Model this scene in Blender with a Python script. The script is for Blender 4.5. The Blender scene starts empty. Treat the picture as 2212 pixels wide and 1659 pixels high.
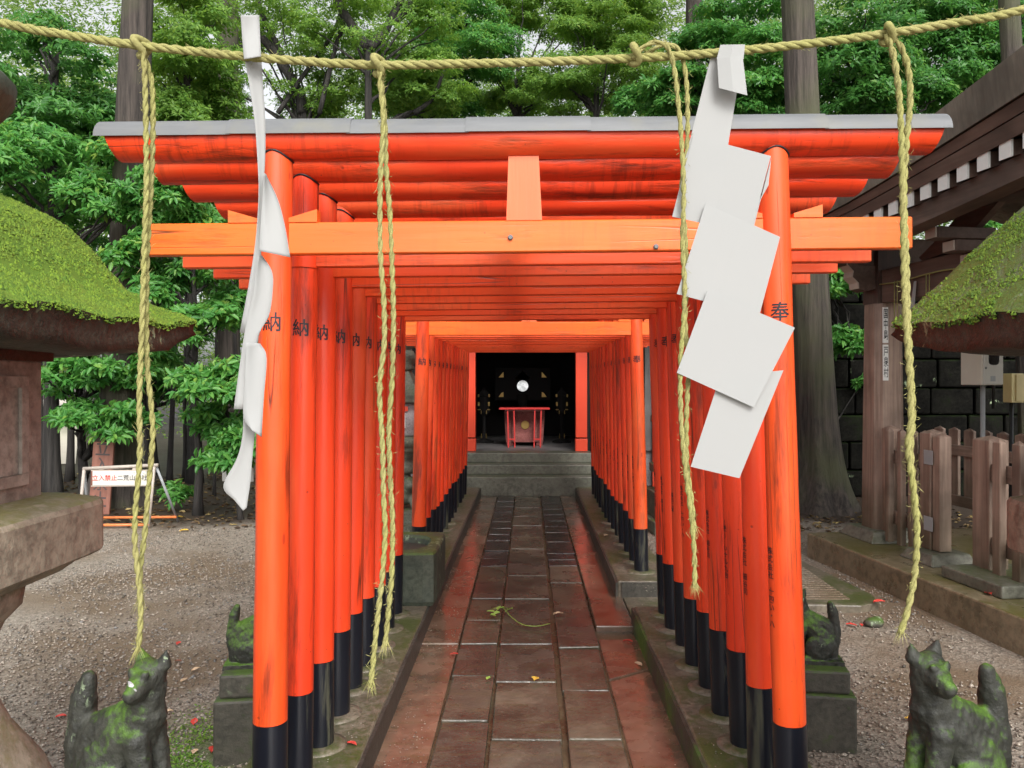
import bpy, bmesh, math, random
import numpy as np
from mathutils import Vector, Matrix, noise as mnoise
R = math.radians
random.seed(7)
rng = np.random.default_rng(11)
sc = bpy.context.scene
col = sc.collection

# ------------------------------------------------------------------ camera, sky, sun, exposure
F, VX, HY, EYE = 1726.0, 1141.0, 817.0, 1.62          # measured on the photograph (2212 px wide copy)
cam_d = bpy.data.cameras.new('camera'); cam = bpy.data.objects.new('camera', cam_d); col.objects.link(cam)
cam.location = (0, 0, EYE); cam.rotation_euler = (R(90), 0, 0)
cam_d.sensor_width = 36; cam_d.lens = 36 * F / 2212
cam_d.shift_x = -(VX - 1106) / 2212; cam_d.shift_y = -(829.5 - HY) / 2212
cam_d.clip_start = 0.02; cam_d.clip_end = 600
sc.camera = cam
world = bpy.data.worlds.new("World"); sc.world = world; world.use_nodes = True
wn = world.node_tree; bg = wn.nodes['Background']
sky = wn.nodes.new('ShaderNodeTexSky'); sky.sky_type = 'NISHITA'; sky.sun_disc = False
sky.sun_elevation = R(40); sky.sun_rotation = R(164); sky.dust_density = 4.0; sky.air_density = 1.0; sky.ozone_density = 0.6
hs = wn.nodes.new('ShaderNodeHueSaturation'); hs.inputs['Saturation'].default_value = 0.12
wn.links.new(sky.outputs[0], hs.inputs['Color']); wn.links.new(hs.outputs[0], bg.inputs['Color'])
bg.inputs['Strength'].default_value = 0.15
sun_d = bpy.data.lights.new('sun', 'SUN'); sun = bpy.data.objects.new('sun', sun_d); col.objects.link(sun)
sun_d.energy = 1.2; sun_d.angle = R(22); sun_d.color = (1.0, 0.97, 0.92)
sun.rotation_euler = (R(50), 0, R(16))
sc.view_settings.view_transform = 'Standard'; sc.view_settings.look = 'None'
sc.view_settings.gamma = 1; sc.view_settings.use_curve_mapping = False
sc.view_settings.exposure = 0.80
sc.cycles.max_bounces = 8; sc.cycles.diffuse_bounces = 5; sc.cycles.glossy_bounces = 3
sc.cycles.transmission_bounces = 4; sc.cycles.transparent_max_bounces = 4
sc.cycles.use_denoising = True

def W(px, py, Y):
    """photo pixel (2212 wide copy) at depth Y -> world point"""
    return Vector(((px - VX) * Y / F, Y, EYE - (py - HY) * Y / F))
def WG(px, py, Z=0.0):
    """photo pixel on the level Z below the eye -> world point"""
    Y = (EYE - Z) * F / (py - HY)
    return Vector(((px - VX) * Y / F, Y, Z))

# ------------------------------------------------------------------ helpers
def tag(o, label=None, cat=None, group=None, kind=None):
    if label: o['label'] = label
    if cat: o['category'] = cat
    if group: o['group'] = group
    if kind: o['kind'] = kind
    return o
def empty(name, loc=(0, 0, 0), rot=(0, 0, 0), label=None, cat=None, group=None, kind=None):
    o = bpy.data.objects.new(name, None); col.objects.link(o)
    o.location = loc; o.rotation_euler = rot; o.empty_display_size = .1
    return tag(o, label, cat, group, kind)
def link(name, me, parent=None, loc=None, rot=None, mat=None):
    o = bpy.data.objects.new(name, me); col.objects.link(o)
    if parent: o.parent = parent
    if loc is not None: o.location = loc
    if rot is not None: o.rotation_euler = rot
    return o
def bev(o, w=.006, s=2):
    m = o.modifiers.new('Bevel', 'BEVEL'); m.width = w; m.segments = s; m.limit_method = 'ANGLE'; m.angle_limit = R(40)
    return o

class MB:
    def __init__(s): s.v = []; s.f = []
    def add(s, vs, fs):
        n = len(s.v); s.v += [tuple(p) for p in vs]; s.f += [tuple(i + n for i in f) for f in fs]; return s
    def hexa(s, p):   # 0-3 bottom ccw, 4-7 top
        return s.add(p, [(3, 2, 1, 0), (4, 5, 6, 7), (0, 1, 5, 4), (1, 2, 6, 5), (2, 3, 7, 6), (3, 0, 4, 7)])
    def box(s, c, d, M=None):
        x, y, z = [k / 2 for k in d]; c = Vector(c)
        ps = [Vector(q) for q in ((-x, -y, -z), (x, -y, -z), (x, y, -z), (-x, y, -z), (-x, -y, z), (x, -y, z), (x, y, z), (-x, y, z))]
        return s.hexa([(M @ q if M else q) + c for q in ps])
    def b2(s, lo, hi):
        return s.box([(a + b) / 2 for a, b in zip(lo, hi)], [abs(b - a) for a, b in zip(lo, hi)])
    def prism(s, poly, a, b, f):   # poly 2D, f(u,v,w) -> point, w from a to b
        n = len(poly)
        vs = [f(u, v, a) for u, v in poly] + [f(u, v, b) for u, v in poly]
        return s.add(vs, [tuple(range(n))[::-1], tuple(range(n, 2 * n))] + [(i, (i + 1) % n, n + (i + 1) % n, n + i) for i in range(n)])
    def tube(s, pts, rad, n=8, caps=True, ref=None):
        pts = [Vector(p) for p in pts]
        if not hasattr(rad, '__len__'): rad = [rad] * len(pts)
        t0 = (pts[1] - pts[0]).normalized()
        u = t0.orthogonal().normalized() if ref is None else (Vector(ref) - t0 * t0.dot(Vector(ref))).normalized()
        vs = []
        for i, p in enumerate(pts):
            t = (pts[min(i + 1, len(pts) - 1)] - pts[max(i - 1, 0)]).normalized()
            u = (u - t * u.dot(t)).normalized(); w = t.cross(u)
            for k in range(n):
                a = 2 * math.pi * k / n
                vs.append(p + (u * math.cos(a) + w * math.sin(a)) * rad[i])
        fs = [(i * n + k, i * n + (k + 1) % n, (i + 1) * n + (k + 1) % n, (i + 1) * n + k) for i in range(len(pts) - 1) for k in range(n)]
        if caps: fs += [tuple(range(n))[::-1], tuple(range((len(pts) - 1) * n, len(pts) * n))]
        return s.add(vs, fs)
    def lathe(s, prof, n=24, c=(0, 0, 0), sq=None, cap=True, rot=0):
        """prof [(r,z)] bottom to top; sq: superellipse power (None = round)"""
        vs = []
        for r, z in prof:
            for k in range(n):
                a = 2 * math.pi * k / n + rot; x, y = math.cos(a), math.sin(a)
                if sq:
                    q = (abs(x) ** sq + abs(y) ** sq) ** (-1 / sq); x, y = x * q, y * q
                vs.append((c[0] + r * x, c[1] + r * y, c[2] + z))
        m = len(prof)
        fs = [(i * n + k, i * n + (k + 1) % n, (i + 1) * n + (k + 1) % n, (i + 1) * n + k) for i in range(m - 1) for k in range(n)]
        if cap: fs += [tuple(range(n))[::-1], tuple(range((m - 1) * n, m * n))]
        return s.add(vs, fs)
    def mesh(s, name, mat=None, smooth=False):
        me = bpy.data.meshes.new(name); me.from_pydata(s.v, [], s.f)
        if mat: me.materials.append(mat)
        if smooth: me.polygons.foreach_set('use_smooth', [True] * len(me.polygons))
        me.update(); return me
    def build(s, name, mat=None, parent=None, smooth=False, loc=None, rot=None):
        return link(name, s.mesh(name, mat, smooth), parent, loc, rot)

def np_mesh(name, V, Fq, mat, smooth=False):
    """fast mesh from arrays, all faces with the same corner count"""
    me = bpy.data.meshes.new(name); k = Fq.shape[1]
    me.vertices.add(len(V)); me.vertices.foreach_set('co', V.astype(np.float32).ravel())
    me.loops.add(Fq.size); me.loops.foreach_set('vertex_index', Fq.astype(np.int32).ravel())
    me.polygons.add(len(Fq)); me.polygons.foreach_set('loop_start', np.arange(0, Fq.size, k, dtype=np.int32))
    if smooth: me.polygons.foreach_set('use_smooth', np.ones(len(Fq), bool))
    me.materials.append(mat); me.update(calc_edges=True); me.validate(); return me

def catmull(pts, per=8):
    pts = [Vector(p) for p in pts]; P = [pts[0] * 2 - pts[1]] + pts + [pts[-1] * 2 - pts[-2]]; out = []
    for i in range(1, len(P) - 2):
        for k in range(per):
            t = k / per; a, b, c, d = P[i - 1:i + 3]
            out.append(.5 * ((2 * b) + (c - a) * t + (2 * a - 5 * b + 4 * c - d) * t * t + (3 * b - 3 * c + d - a) * t ** 3))
    return out + [pts[-1]]

# ------------------------------------------------------------------ materials
class N:
    def __init__(s, name):
        s.m = bpy.data.materials.new(name); s.m.use_nodes = True; s.t = s.m.node_tree
        s.b = s.t.nodes['Principled BSDF']; s.out = s.t.nodes['Material Output']
        s.tc = s.t.nodes.new('ShaderNodeTexCoord'); s.oi = s.t.nodes.new('ShaderNodeObjectInfo')
    def n(s, typ, **kw):
        nd = s.t.nodes.new('ShaderNode' + typ)
        for k, v in kw.items(): setattr(nd, k, v)
        return nd
    def l(s, a, b): s.t.links.new(a, b)
    def vec(s, scale=(1, 1, 1), rand=True, space='Object'):
        mp = s.n('Mapping'); mp.inputs['Scale'].default_value = scale
        if space == 'World':
            g = s.n('NewGeometry'); s.l(g.outputs['Position'], mp.inputs['Vector'])
        else: s.l(s.tc.outputs[space], mp.inputs['Vector'])
        if rand:
            mm = s.n('Math', operation='MULTIPLY'); mm.inputs[1].default_value = 57.0
            s.l(s.oi.outputs['Random'], mm.inputs[0]); s.l(mm.outputs[0], mp.inputs['Location'])
        return mp.outputs[0]
    def noise(s, scale, detail=4, vec=None, rough=.55, dist=0):
        nd = s.n('TexNoise'); nd.inputs['Scale'].default_value = scale; nd.inputs['Detail'].default_value = detail
        nd.inputs['Roughness'].default_value = rough; nd.inputs['Distortion'].default_value = dist
        if vec is not None: s.l(vec, nd.inputs['Vector'])
        return nd.outputs['Fac']
    def vor(s, scale, vec=None, feat='F1', out='Distance'):
        nd = s.n('TexVoronoi', feature=feat); nd.inputs['Scale'].default_value = scale
        if vec is not None: s.l(vec, nd.inputs['Vector'])
        return nd.outputs[out]
    def ramp(s, fac, stops):
        nd = s.n('ValToRGB'); s.l(fac, nd.inputs[0]); e = nd.color_ramp.elements
        while len(e) < len(stops): e.new(.5)
        for i, (p, c) in enumerate(stops):
            e[i].position = p
            e[i].color = (c, c, c, 1) if not hasattr(c, '__len__') else (*c[:3], 1)
        return nd.outputs[0]
    def mix(s, fac, a, b, blend='MIX'):
        nd = s.n('Mix', data_type='RGBA', blend_type=blend)
        for sock, v in ((nd.inputs[0], fac), (nd.inputs[6], a), (nd.inputs[7], b)):
            if hasattr(v, 'is_linked'): s.l(v, sock)
            elif hasattr(v, '__len__'): sock.default_value = (*v[:3], 1)
            else: sock.default_value = v
        return nd.outputs[2]
    def math(s, op, a, b=0.0, clamp=False):
        nd = s.n('Math', operation=op); nd.use_clamp = clamp
        for sock, v in ((nd.inputs[0], a), (nd.inputs[1], b)):
            if hasattr(v, 'is_linked'): s.l(v, sock)
            else: sock.default_value = v
        return nd.outputs[0]
    def sep(s, space='World', normal=False):
        g = s.n('NewGeometry'); x = s.n('SeparateXYZ'); s.l(g.outputs['Normal' if normal else 'Position'], x.inputs[0]); return x.outputs
    def col(s, v):
        if hasattr(v, 'is_linked'): s.l(v, s.b.inputs['Base Color'])
        else: s.b.inputs['Base Color'].default_value = (*v[:3], 1)
    def rough(s, v):
        if hasattr(v, 'is_linked'): s.l(v, s.b.inputs['Roughness'])
        else: s.b.inputs['Roughness'].default_value = v
    def bump(s, h, strength=.4, dist=.01):
        nd = s.n('Bump'); nd.inputs['Strength'].default_value = strength; nd.inputs['Distance'].default_value = dist
        s.l(h, nd.inputs['Height']); s.l(nd.outputs[0], s.b.inputs['Normal']); return nd
    def hsv(s, c, h=None, sat=None, val=None):
        nd = s.n('HueSaturation'); s.l(c, nd.inputs['Color'])
        for k, v in (('Hue', h), ('Saturation', sat), ('Value', val)):
            if v is None: continue
            if hasattr(v, 'is_linked'): s.l(v, nd.inputs[k])
            else: nd.inputs[k].default_value = v
        return nd.outputs[0]
    def remap(s, v, a, b):
        nd = s.n('MapRange'); s.l(v, nd.inputs['Value']); nd.inputs['To Min'].default_value = a; nd.inputs['To Max'].default_value = b
        return nd.outputs[0]

def m_plain(name, c, rough=.6, metal=0.0, var=.15, scale=12, bump=.1):
    k = N(name); v = k.vec(); nz = k.noise(scale, 5, v)
    k.col(k.mix(nz, [x * (1 - var) for x in c], [min(1, x * (1 + var)) for x in c])); k.rough(rough); k.b.inputs['Metallic'].default_value = metal
    if bump: k.bump(nz, bump, .004)
    return k.m
def m_vermilion(name, base, dark, axis, worn=.3):
    """painted log or board: grain along one axis, rot stains, cracks, knots"""
    k = N(name)
    st = {'x': (1.6, 22, 22), 'z': (22, 22, 1.3)}[axis]; st2 = {'x': (2.4, 15, 15), 'z': (13, 13, 1.5)}[axis]
    v = k.vec(st); v2 = k.vec(st2); v3 = k.vec((1, 1, 1))
    grain = k.noise(1.0, 5, v, .6); big = k.noise(1.6, 3, v3)
    c = k.mix(k.remap(grain, 0, 1), [x * .86 for x in base], [min(.92, x * 1.1) for x in base])
    c = k.mix(k.ramp(big, [(.35, 0), (.75, 1)]), c, dark)
    rot = k.noise(1.0, 6, v2, .68, .15)
    stain = k.ramp(rot, [(.60 - .08 * worn, 0), (.72 - .05 * worn, 1)])
    spots = k.ramp(k.vor(7.0, v3), [(.028, 1), (.05, 0)])
    crack = k.ramp(k.math('ABSOLUTE', k.math('SUBTRACT', k.noise(1.0, 1, k.vec({'x': (.30, 13, 13), 'z': (13, 13, .22)}[axis])), .5)), [(.0, 1), (.010, 0)])
    crack = k.math('MULTIPLY', crack, k.ramp(k.noise(1.2, 2, v3), [(.5, 0), (.56, 1)]))
    dirt = k.math('MAXIMUM', k.math('MULTIPLY', stain, .75 * worn + .1), k.math('MAXIMUM', k.math('MULTIPLY', spots, .55), k.math('MULTIPLY', crack, .85)))
    c = k.mix(dirt, c, (.022, .016, .010))
    fade = k.ramp(k.noise(1.0, 4, k.vec({'x': (1.1, 6, 6), 'z': (6, 6, .9)}[axis])), [(.50, 0), (.68, 1)]); c = k.mix(k.math('MULTIPLY', fade, .30), c, (.86, .20, .055))
    speck = k.math('MULTIPLY', k.ramp(k.vor(26.0, v3), [(.05, 1), (.09, 0)]), k.ramp(k.noise(2.3, 3, v3), [(.48, 0), (.6, 1)])); c = k.mix(k.math('MULTIPLY', speck, .7), c, (.05, .02, .012))
    k.col(c); k.rough(k.math('ADD', k.remap(grain, .28, .48), k.math('MULTIPLY', fade, .15)))
    k.b.inputs['Specular IOR Level'].default_value = .45
    if axis == 'x':   # brush-like weather streaks across the grain
        hv = k.noise(1.0, 3, k.vec((42, 5, 5)), .6); hm = k.ramp(k.noise(1.3, 2, v3), [(.46, 0), (.62, 1)])
        c = k.mix(k.math('MULTIPLY', k.math('MULTIPLY', k.ramp(hv, [(.5, 0), (.62, 1)]), hm), .42 * min(1, worn)), c, (.10, .012, .008))
    else:             # scuffs and lighter knots
        kn = k.ramp(k.vor(3.1, k.vec((3.2, 3.2, 1))), [(.045, 1), (.075, 0)]); c = k.mix(k.math('MULTIPLY', kn, .6), c, (.30, .022, .010))
    k.col(c)
    hb = k.math('SUBTRACT', grain, k.math('MULTIPLY', dirt, .9)); k.bump(hb, .38, .005)
    return k.m
MAT = {}
MAT['ver_post'] = m_vermilion('vermilion_post_paint', (.82, .062, .014), (.72, .042, .013), 'z', .75)
MAT['ver_post_lit'] = m_vermilion('front_lit_post_paint', (.84, .088, .014), (.78, .056, .013), 'z', .75)  # same vermilion made oranger: open front light put into the colour
MAT['ver_log'] = m_vermilion('vermilion_log_paint', (.84, .068, .015), (.76, .048, .013), 'x', .95)
MAT['ver_beam'] = m_vermilion('vermilion_board_paint', (.86, .095, .017), (.82, .068, .015), 'x', .45)
MAT['ver_beam_o'] = m_vermilion('orange_board_paint', (.85, .150, .016), (.84, .110, .016), 'x', .35)
MAT['ver_strut'] = m_vermilion('faded_orange_paint', (.80, .17, .06), (.78, .13, .04), 'z', .05)

def m_black():
    k = N('black_foot_paint'); v = k.vec((14, 14, 1.6)); v3 = k.vec((1, 1, 1))
    g = k.noise(1, 5, v, .65, .5); peel = k.ramp(k.math('ADD', g, k.remap(k.oi.outputs['Random'], -.16, .10)), [(.59, 0), (.68, 1)])
    wood = k.mix(k.noise(9, 4, v3), (.035, .034, .024), (.075, .075, .045))
    k.col(k.mix(peel, (.008, .009, .014), wood)); k.rough(k.remap(peel, .28, .75)); k.bump(g, .25, .004); return k.m
MAT['black'] = m_black()
MAT['ink'] = m_plain('black_ink', (.012, .011, .016), .5, bump=0)
MAT['redink'] = m_plain('red_ink', (.5, .03, .02), .5, bump=0)

def m_cap():
    k = N('grey_sheet_metal'); v = k.vec((3, 18, 18)); nz = k.noise(1.5, 5, v); n2 = k.noise(9, 4, k.vec())
    c = k.mix(nz, (.10, .105, .11), (.20, .205, .21)); c = k.mix(k.ramp(n2, [(.5, 0), (.75, 1)]), c, (.17, .17, .15))
    k.col(c); k.rough(.6); k.b.inputs['Metallic'].default_value = .0; k.bump(n2, .12, .004); return k.m
MAT['cap'] = m_cap()

def m_stone(name, a, b, moss=(.05, .085, .015), moss_amt=.5, lichen=0.0, rough=(.4, .8), bump=.5, scale=6, up=.5, spec=.5):
    """weathered stone; moss prefers upward faces, pale lichen flecks"""
    k = N(name); v = k.vec((1, 1, 1)); n1 = k.noise(scale, 6, v, .65); n2 = k.noise(scale * 6, 4, v, .7); n3 = k.noise(scale * .45, 4, v)
    c = k.mix(k.ramp(n1, [(.30, 0), (.72, 1)]), a, b); c = k.mix(k.ramp(n2, [(.42, 0), (.66, .75)]), c, [x * .5 for x in a]); c = k.mix(k.ramp(n3, [(.5, 0), (.75, .45)]), c, [x * 1.25 for x in b])
    if moss_amt:
        nz = k.sep(normal=True)[2]
        f = k.math('ADD', k.math('MULTIPLY', nz, up * .4), k.math('ADD', k.math('MULTIPLY', n3, .7), k.math('MULTIPLY', n2, .35)))
        f = k.ramp(f, [(.82 - .42 * moss_amt, 0), (.98 - .42 * moss_amt, 1)])
        mc = k.mix(n2, [x * .65 for x in moss], [x * 1.45 for x in moss]); c = k.mix(f, c, mc)
    if lichen:
        lf = k.math('MULTIPLY', k.ramp(k.noise(scale * 5, 4, k.vec((1, 1, .7)), .65), [(.52, 0), (.58, 1)]), k.ramp(k.noise(scale * .6, 3, k.vec((1, 1, 1.3))), [(.64 - .12 * lichen, 0), (.72 - .12 * lichen, 1)]))
        c = k.mix(lf, c, (.27, .34, .21))
    k.b.inputs['Specular IOR Level'].default_value = spec
    k.col(c); k.rough(k.remap(n1, *rough)); k.bump(k.math('ADD', k.math('MULTIPLY', n1, .6), k.math('MULTIPLY', n2, .6)), bump, .012)
    return k.m
MAT['fox'] = m_stone('mossy_dark_stone', (.013, .014, .011), (.050, .051, .040), (.075, .155, .016), .60, .60, bump=.6, scale=9)
MAT['pedestal'] = m_stone('dark_pedestal_stone', (.045, .042, .034), (.085, .078, .060), (.060, .105, .018), .48, .2, bump=.5)
MAT['lantern'] = m_stone('brown_lantern_stone', (.18, .155, .118), (.38, .335, .255), (.16, .155, .05), .42, .0, bump=.5, scale=4.5)
MAT['firebox'] = m_stone('rusty_lantern_stone', (.19, .155, .13), (.40, .335, .285), (.10, .10, .06), .15, .0, bump=.35, scale=4)
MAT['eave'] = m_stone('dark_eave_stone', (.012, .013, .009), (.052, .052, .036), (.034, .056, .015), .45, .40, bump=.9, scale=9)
MAT['roofgrey'] = m_stone('grey_mossy_stone', (.11, .125, .085), (.22, .24, .17), (.09, .15, .022), .72, .45, bump=1.0, scale=11)
MAT['basin'] = m_stone('green_basin_stone', (.035, .045, .032), (.075, .085, .058), (.075, .115, .022), .50, .75, bump=.5, scale=6)
MAT['concrete'] = m_stone('damp_plinth_concrete', (.105, .088, .062), (.23, .195, .145), (.06, .075, .02), .36, .0, rough=(.3, .65), bump=.45, scale=5)
MAT['concdark'] = m_stone('dark_damp_stone', (.035, .032, .026), (.085, .078, .062), (.04, .07, .012), .38, .0, rough=(.35, .7), bump=.5, scale=7, up=-.2)
MAT['kerbmoss'] = m_stone('bright_mossy_kerb', (.035, .032, .024), (.085, .078, .058), (.060, .135, .016), .85, .0, rough=(.35, .7), bump=.5, scale=5, up=-.1)
MAT['platform'] = m_stone('olive_wet_concrete', (.17, .135, .08), (.30, .245, .16), (.10, .09, .025), .45, .0, rough=(.15, .45), bump=.3, scale=3)
MAT['step'] = m_stone('grey_green_step_stone', (.10, .10, .075), (.20, .20, .16), (.07, .085, .03), .3, .0, rough=(.25, .6), bump=.35, scale=4)
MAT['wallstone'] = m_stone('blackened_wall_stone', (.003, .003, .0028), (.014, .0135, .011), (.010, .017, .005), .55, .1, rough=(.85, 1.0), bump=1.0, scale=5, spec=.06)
MAT['carved'] = m_stone('carved_grey_green_stone', (.11, .12, .09), (.21, .225, .17), (.07, .10, .03), .42, .2, bump=.5, scale=9)
MAT['drum'] = m_stone('pale_carved_stone', (.42, .41, .42), (.58, .57, .57), (.3, .3, .25), .15, .0, bump=.4, scale=9)
def m_moss():
    k = N('green_moss'); r = k.n('NewGeometry').outputs['Random Per Island']; n1 = k.noise(5, 5, k.vec()); n2 = k.noise(1.6, 3, k.vec())
    c = k.mix(r, (.055, .125, .007), (.175, .275, .016)); c = k.mix(k.ramp(n1, [(.50, 0), (.75, .55)]), c, (.17, .22, .02))
    c = k.mix(k.ramp(n2, [(.55, 0), (.75, .5)]), c, (.12, .13, .03)); k.col(c); k.rough(.8); return k.m
MAT['moss'] = m_moss()

def m_pave(name, cols, rough=(.16, .5), bump=.5, wet=.35):
    k = N(name); v = k.vec(); n1 = k.noise(5, 6, v, .65); n2 = k.noise(40, 3, v, .7); st = k.noise(3, 3, k.vec((2, 9, 2)))
    c = k.ramp(k.oi.outputs['Random'], [(i / (len(cols) - 1), x) for i, x in enumerate(cols)])
    n4 = k.noise(1.7, 5, v, .7, .4); c = k.mix(k.ramp(n1, [(.3, 0), (.7, 1)]), k.hsv(c, val=.45), k.hsv(c, val=1.35)); c = k.mix(k.ramp(n4, [(.42, 0), (.62, .7)]), c, k.hsv(c, h=.53, sat=.75, val=.55)); c = k.mix(k.ramp(n2, [(.60, 0), (.75, .6)]), c, (.22, .18, .14))
    c = k.mix(k.ramp(st, [(.52, 0), (.72, .55)]), c, (.11, .095, .04))
    k.col(c); wm = k.ramp(k.noise(2.3, 4, k.vec(rand=False, space='World'), .6), [(.5 - .25 * wet, 1), (.62 - .1 * wet, 0)]); k.rough(k.math('MULTIPLY', k.remap(n1, *rough), k.remap(wm, 1.0, .30))); c = k.mix(k.math('MULTIPLY', wm, .45), c, k.hsv(c, val=.5)); k.col(c); k.b.inputs['Specular IOR Level'].default_value = .65
    k.bump(k.math('ADD', n1, k.math('MULTIPLY', n2, .6)), bump, .010); return k.m
MAT['pave'] = m_pave('wet_brown_paving', [(.125, .097, .070), (.140, .115, .080), (.098, .082, .066), (.125, .108, .072)], (.16, .52), .45, .45)
MAT['pave'].node_tree.nodes['Principled BSDF'].inputs['Coat Weight'].default_value = .12; MAT['pave'].node_tree.nodes['Principled BSDF'].inputs['Coat Roughness'].default_value = .12
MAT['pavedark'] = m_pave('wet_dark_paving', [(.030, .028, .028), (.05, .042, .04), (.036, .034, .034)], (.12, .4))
MAT['strip'] = m_pave('wet_pink_concrete', [(.21, .125, .082), (.235, .14, .095)], (.13, .48), .14, .55)
for q_ in ('strip',):
    b_ = MAT[q_].node_tree.nodes['Principled BSDF']; b_.inputs['Specular IOR Level'].default_value = .9; b_.inputs['Coat Weight'].default_value = .45; b_.inputs['Coat Roughness'].default_value = .13
MAT['mortar'] = m_pave('mossy_mortar', [(.13, .095, .05), (.14, .10, .055)], (.35, .7))

def m_ground():
    k = N('gravel_and_soil'); P = k.sep(); v = k.vec(rand=False, space='World')
    big = k.noise(.55, 5, v); mid = k.noise(3, 5, v); cell = k.vor(70, v); cc = k.vor(70, v, out='Color')
    g = k.mix(mid, (.20, .162, .128), (.335, .28, .225))
    sepc = k.n('SeparateColor'); k.l(cc, sepc.inputs[0])
    g = k.mix(.75, g, k.mix(sepc.outputs[0], (.09, .075, .06), (.42, .365, .30)), 'MIX')
    wet = k.mix(mid, (.14, .10, .066), (.225, .165, .11))
    g = k.mix(k.ramp(big, [(.50, 0), (.60, 1)]), g, wet)
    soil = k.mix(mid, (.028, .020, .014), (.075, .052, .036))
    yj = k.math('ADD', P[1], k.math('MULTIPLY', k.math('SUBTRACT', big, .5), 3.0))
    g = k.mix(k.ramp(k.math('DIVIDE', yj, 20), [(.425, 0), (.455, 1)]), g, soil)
    mossn = k.ramp(k.math('ADD', k.noise(2.2, 4, v), k.math('MULTIPLY', k.math('ABSOLUTE', k.math('ADD', P[0], 1.45)), -.35)), [(.36, 0), (.5, 1)])
    mossn = k.math('MULTIPLY', mossn, k.ramp(k.math('DIVIDE', P[1], 10), [(.36, 1), (.42, 0)]))
    g = k.mix(k.math('MULTIPLY', mossn, .8), g, (.075, .105, .03))
    k.col(g); k.rough(k.remap(big, .75, .4)); k.bump(k.math('ADD', k.math('MULTIPLY', cell, .8), mid), .5, .012); return k.m
MAT['ground'] = m_ground()
MAT['clearing'] = m_plain('pale_gravel_yard', (.62, .56, .48), .8, var=.1, scale=2)
def m_island(name, stops, rough=.6, spec=.5):
    k = N(name); r = k.n('NewGeometry').outputs['Random Per Island']
    k.col(k.ramp(r, stops)); k.rough(rough); k.b.inputs['Specular IOR Level'].default_value = spec; return k.m
MAT['pebble'] = m_island('mixed_gravel', [(0, (.065, .055, .045)), (.3, (.19, .155, .12)), (.6, (.31, .26, .21)), (.85, (.42, .365, .30)), (1, (.17, .175, .175))], .45)
MAT['litter'] = m_island('brown_leaf_litter', [(0, (.035, .022, .012)), (.5, (.11, .065, .03)), (.85, (.22, .15, .06)), (1, (.42, .32, .12))], .6)

def m_bark(name, a, b, moss=0.0):
    k = N(name); v = k.vec((13, 13, .7)); n1 = k.noise(1.3, 7, v, .72, .2); n3 = k.noise(1.1, 3, k.vec())
    c = k.mix(k.ramp(n1, [(.36, 0), (.66, 1)]), [x * .6 for x in a], b)
    if moss: c = k.mix(k.ramp(n3, [(.52 - .3 * moss, 0), (.72 - .3 * moss, .8)]), c, (.075, .080, .038))
    k.col(c); k.rough(.85); k.bump(n1, 1.0, .03); return k.m
MAT['cedar'] = m_bark('cedar_bark', (.030, .024, .020), (.095, .076, .064), .15)
MAT['cedar_m'] = m_bark('mossy_cedar_bark', (.022, .017, .014), (.10, .080, .066), .28)
MAT['bark'] = m_bark('dark_branch_bark', (.016, .014, .013), (.055, .049, .044))
def m_leaf(name, stops, trans=.35, rough=.38):
    k = N(name); r = k.n('NewGeometry').outputs['Random Per Island']; n = k.noise(.9, 3, k.vec(rand=False, space='World'))
    f = k.math('ADD', k.math('MULTIPLY', r, .7), k.math('MULTIPLY', n, .45)); c = k.ramp(f, stops)
    k.col(c); k.rough(rough); k.b.inputs['Specular IOR Level'].default_value = .38
    t = k.n('BsdfTranslucent'); k.l(k.hsv(c, h=.487, sat=1.05, val=1.5), t.inputs['Color'])
    mx = k.n('MixShader'); mx.inputs[0].default_value = trans
    k.l(k.b.outputs[0], mx.inputs[1]); k.l(t.outputs[0], mx.inputs[2]); k.l(mx.outputs[0], k.out.inputs['Surface']); return k.m
MAT['leaf_deep'] = m_leaf('deep_green_leaves', [(.1, (.034, .120, .028)), (.5, (.066, .210, .044)), (.85, (.11, .285, .06)), (1, (.20, .32, .055))], .42)
MAT['leaf_mid'] = m_leaf('fresh_green_leaves', [(.1, (.042, .165, .034)), (.5, (.080, .260, .052)), (.85, (.14, .34, .07)), (1, (.27, .38, .06))], .40)
MAT['leaf_light'] = m_leaf('yellow_green_leaves', [(.1, (.085, .20, .035)), (.5, (.155, .30, .055)), (.9, (.22, .37, .06)), (1, (.32, .40, .07))], .45, .5)
MAT['leaf_far'] = m_leaf('far_wood_leaves', [(.1, (.08, .17, .04)), (.5, (.145, .265, .06)), (1, (.25, .35, .085))], .5, .6)

def m_rope():
    k = N('yellow_hemp_rope'); n1 = k.noise(260, 4, k.vec((1, 1, 1)), .7); n2 = k.noise(14, 3, k.vec())
    c = k.mix(n1, (.20, .185, .065), (.42, .39, .165)); c = k.mix(k.ramp(n2, [(.4, 0), (.7, .5)]), c, (.29, .30, .085)); c = k.mix(k.ramp(k.noise(45, 3, k.vec()), [(.55, 0), (.75, .5)]), c, (.15, .12, .05))
    k.col(c); k.rough(.85); k.b.inputs['Specular IOR Level'].default_value = .2; k.bump(n1, .7, .002); return k.m
MAT['rope'] = m_rope()
MAT['rope_g'] = m_rope(); 
def m_paper():
    k = N('white_paper'); n1 = k.noise(3, 3, k.vec()); c = k.mix(n1, (.47, .475, .47), (.495, .50, .49)); k.col(c); k.rough(.75)
    t = k.n('BsdfTranslucent'); k.l(c, t.inputs['Color']); mx = k.n('MixShader'); mx.inputs[0].default_value = .34
    k.l(k.b.outputs[0], mx.inputs[1]); k.l(t.outputs[0], mx.inputs[2]); k.l(mx.outputs[0], k.out.inputs['Surface']); return k.m
MAT['paper'] = m_paper()
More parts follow.
